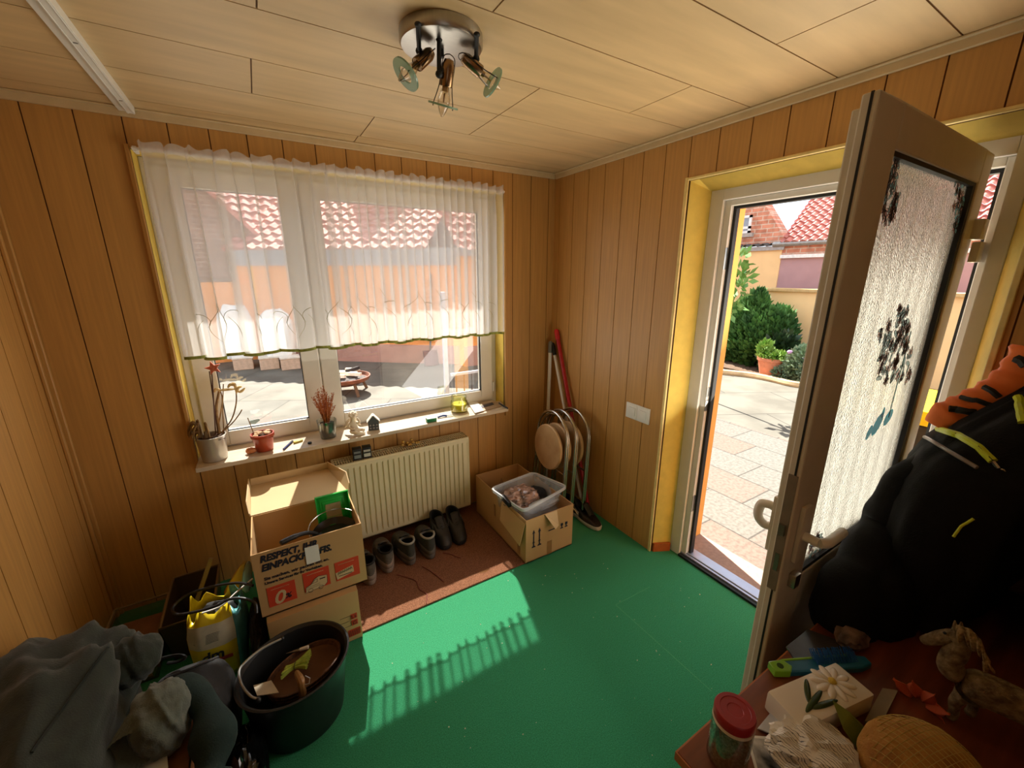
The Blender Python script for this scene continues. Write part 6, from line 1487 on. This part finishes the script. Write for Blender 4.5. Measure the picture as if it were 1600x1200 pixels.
# fire bowl
fc = Vector((.86, 6.02, G))
fb = thing('fire_bowl', 'round rusty fire bowl on slanted wooden legs, filled with pale split logs', 'fire bowl', fc)
rust = mat('rusty_steel', (126, 74, 52), rough=.8, var=.25, scale=14)
MB().lathe([(0, .12), (.22, .14), (.34, .20), (.36, .25), (.345, .25), (.32, .205), (.2, .155), (0, .14)], 40, T(*fc)).build('bowl', rust, fb)
for k in range(4):
    a = R(20 + 90 * k); MB().tube([fc + Vector((.27 * math.cos(a), .27 * math.sin(a), .17)), fc + Vector((.34 * math.cos(a), .34 * math.sin(a), 0))], .022, 6).build('leg', mat('grey_brown_wood', (112, 84, 62), rough=.9), fb)
rr = random.Random(9)
lgm = mat('split_birch', (226, 214, 192), rough=.8, var=.1)
for i, (x, y, a, l, z) in enumerate(((-.05, .14, -35, .30, .27), (.02, .0, -30, .34, .27), (-.12, -.1, -28, .26, .265), (.14, .06, 40, .24, .30), (.12, -.12, -36, .2, .27), (-.2, .04, 60, .2, .29), (.16, .2, -30, .2, .27))):
    c0 = fc + Vector((x, y, z)); tag(MB().prism([(-.035, 0), (.035, -.005), (.03, .035), (-.02, .04)], -l / 2, l / 2, T(*c0) @ RZ(a) @ RY(90) @ RZ(90)).build('firewood_log', lgm if i != 3 else mat('charred_log', (40, 36, 34), rough=.9), loc=c0, smooth=0), 'pale split log in the rusty fire bowl' if i != 3 else 'charred black log lying across the pale ones in the fire bowl', 'log', 'logs in the fire bowl' if i != 3 else None)
f = MB().blob(fc + Vector((0, 0, .2)), (.28, .28, .05), .2, 4, 2, 4); tag(f.build('ash', mat('ash_grey', (90, 84, 80), rough=1), loc=fc + Vector((0, 0, .16))), 'grey ash filling the rusty fire bowl', 'ash', kind='stuff')
# shovel at the wall
sv = thing('snow_shovel', 'dark red shovel standing upright against the orange wall', 'shovel', (2.55, 7.12, G))
MB().tube([(2.55, 7.10, .22), (2.68, 7.22, 1.6)], .018, 8).build('shaft', mat('grey_shaft', (110, 100, 96), rough=.6), sv)
MB().sheet(lambda u, v: Vector((2.41 + .27 * u, 7.12 - .07 * v - .04 * math.sin(math.pi * u), .24 - .285 * v)), 10, 8).build('blade', mat('maroon_blade', (104, 50, 50), rough=.5), sv, solid=.012)
# gate post and railing near the window corner
gpz = mat('white_post', (176, 184, 200), rough=.4)
tag(MB().box(1.775, 1.825, 4.475, 4.525, G, 1.4, bev=.006).build('downpipe', gpz, loc=(1.8, 4.5, G)), 'white upright post at the right side of the window view', 'post')
rl = thing('garden_railing', 'low dark railing with a white top rail in the right corner of the window view', 'railing', (2.3, 4.5, G))
MB().box(1.86, 2.9, 4.485, 4.515, .395, .425).build('top_rail', gpz, rl, smooth=0); MB().box(1.86, 2.9, 4.49, 4.51, G + .04, G + .065).build('bottom_rail', mat('dark_iron', (60, 58, 58), rough=.6), rl, smooth=0)
for i in range(10): MB().tube([(1.93 + .105 * i, 4.5, G), (1.93 + .105 * i, 4.5, .40)], .008, 6).build('baluster', MATS['dark_iron'], rl)
# wheelie bin with yellow lid behind the hinge gap
c0 = at_x(1478, 560, 2.9); c0 = Vector((3.0, .62, G))
wb = thing('wheelie_bin', 'black wheelie bin with a bright yellow lid beyond the door hinge gap', 'bin', c0)
MB().loft([[c0 + Vector((a * .20, b * .20, .04)) for a, b in ((-1, -1), (1, -1), (1, 1), (-1, 1))], [c0 + Vector((a * .27, b * .26, .92)) for a, b in ((-1, -1), (1, -1), (1, 1), (-1, 1))]]).build('bin_body', mat('dark_bin_plastic', (44, 42, 40), rough=.6), wb, smooth=0, bev=.01)
MB().box(-.29, .29, -.28, .28, .92, 1.0, T(*c0), .02).build('bin_lid', mat('yellow_lid', (240, 220, 30), rough=.45), wb)
f = MB()
for s_ in (-1, 1): f.tube([c0 + Vector((.2, s_ * .2, .09)), c0 + Vector((.2, s_ * .26, .09))], .09, 16)
f.build('wheel', gasket, wb)
# crumbs on the carpet
f = MB(); rr = random.Random(30)
for i in range(80):
    p = Vector((rr.uniform(.2, 1.75), rr.uniform(.45, 1.6), .0012)); s_ = rr.uniform(.001, .0032); f.blob(p, (s_, s_ * rr.uniform(.3, 1), .0012), .3, 2, i, 1)
tag(f.build('carpet_crumbs', mat('pale_crumb', (214, 206, 176), rough=.9), loc=(1, 1, .001)), 'pale crumbs and bits of straw scattered on the green carpet', 'crumbs', kind='stuff')
for o in list(S.objects):
    if o.type == 'MESH' and not o.data.polygons and not o.modifiers: bpy.data.objects.remove(o)
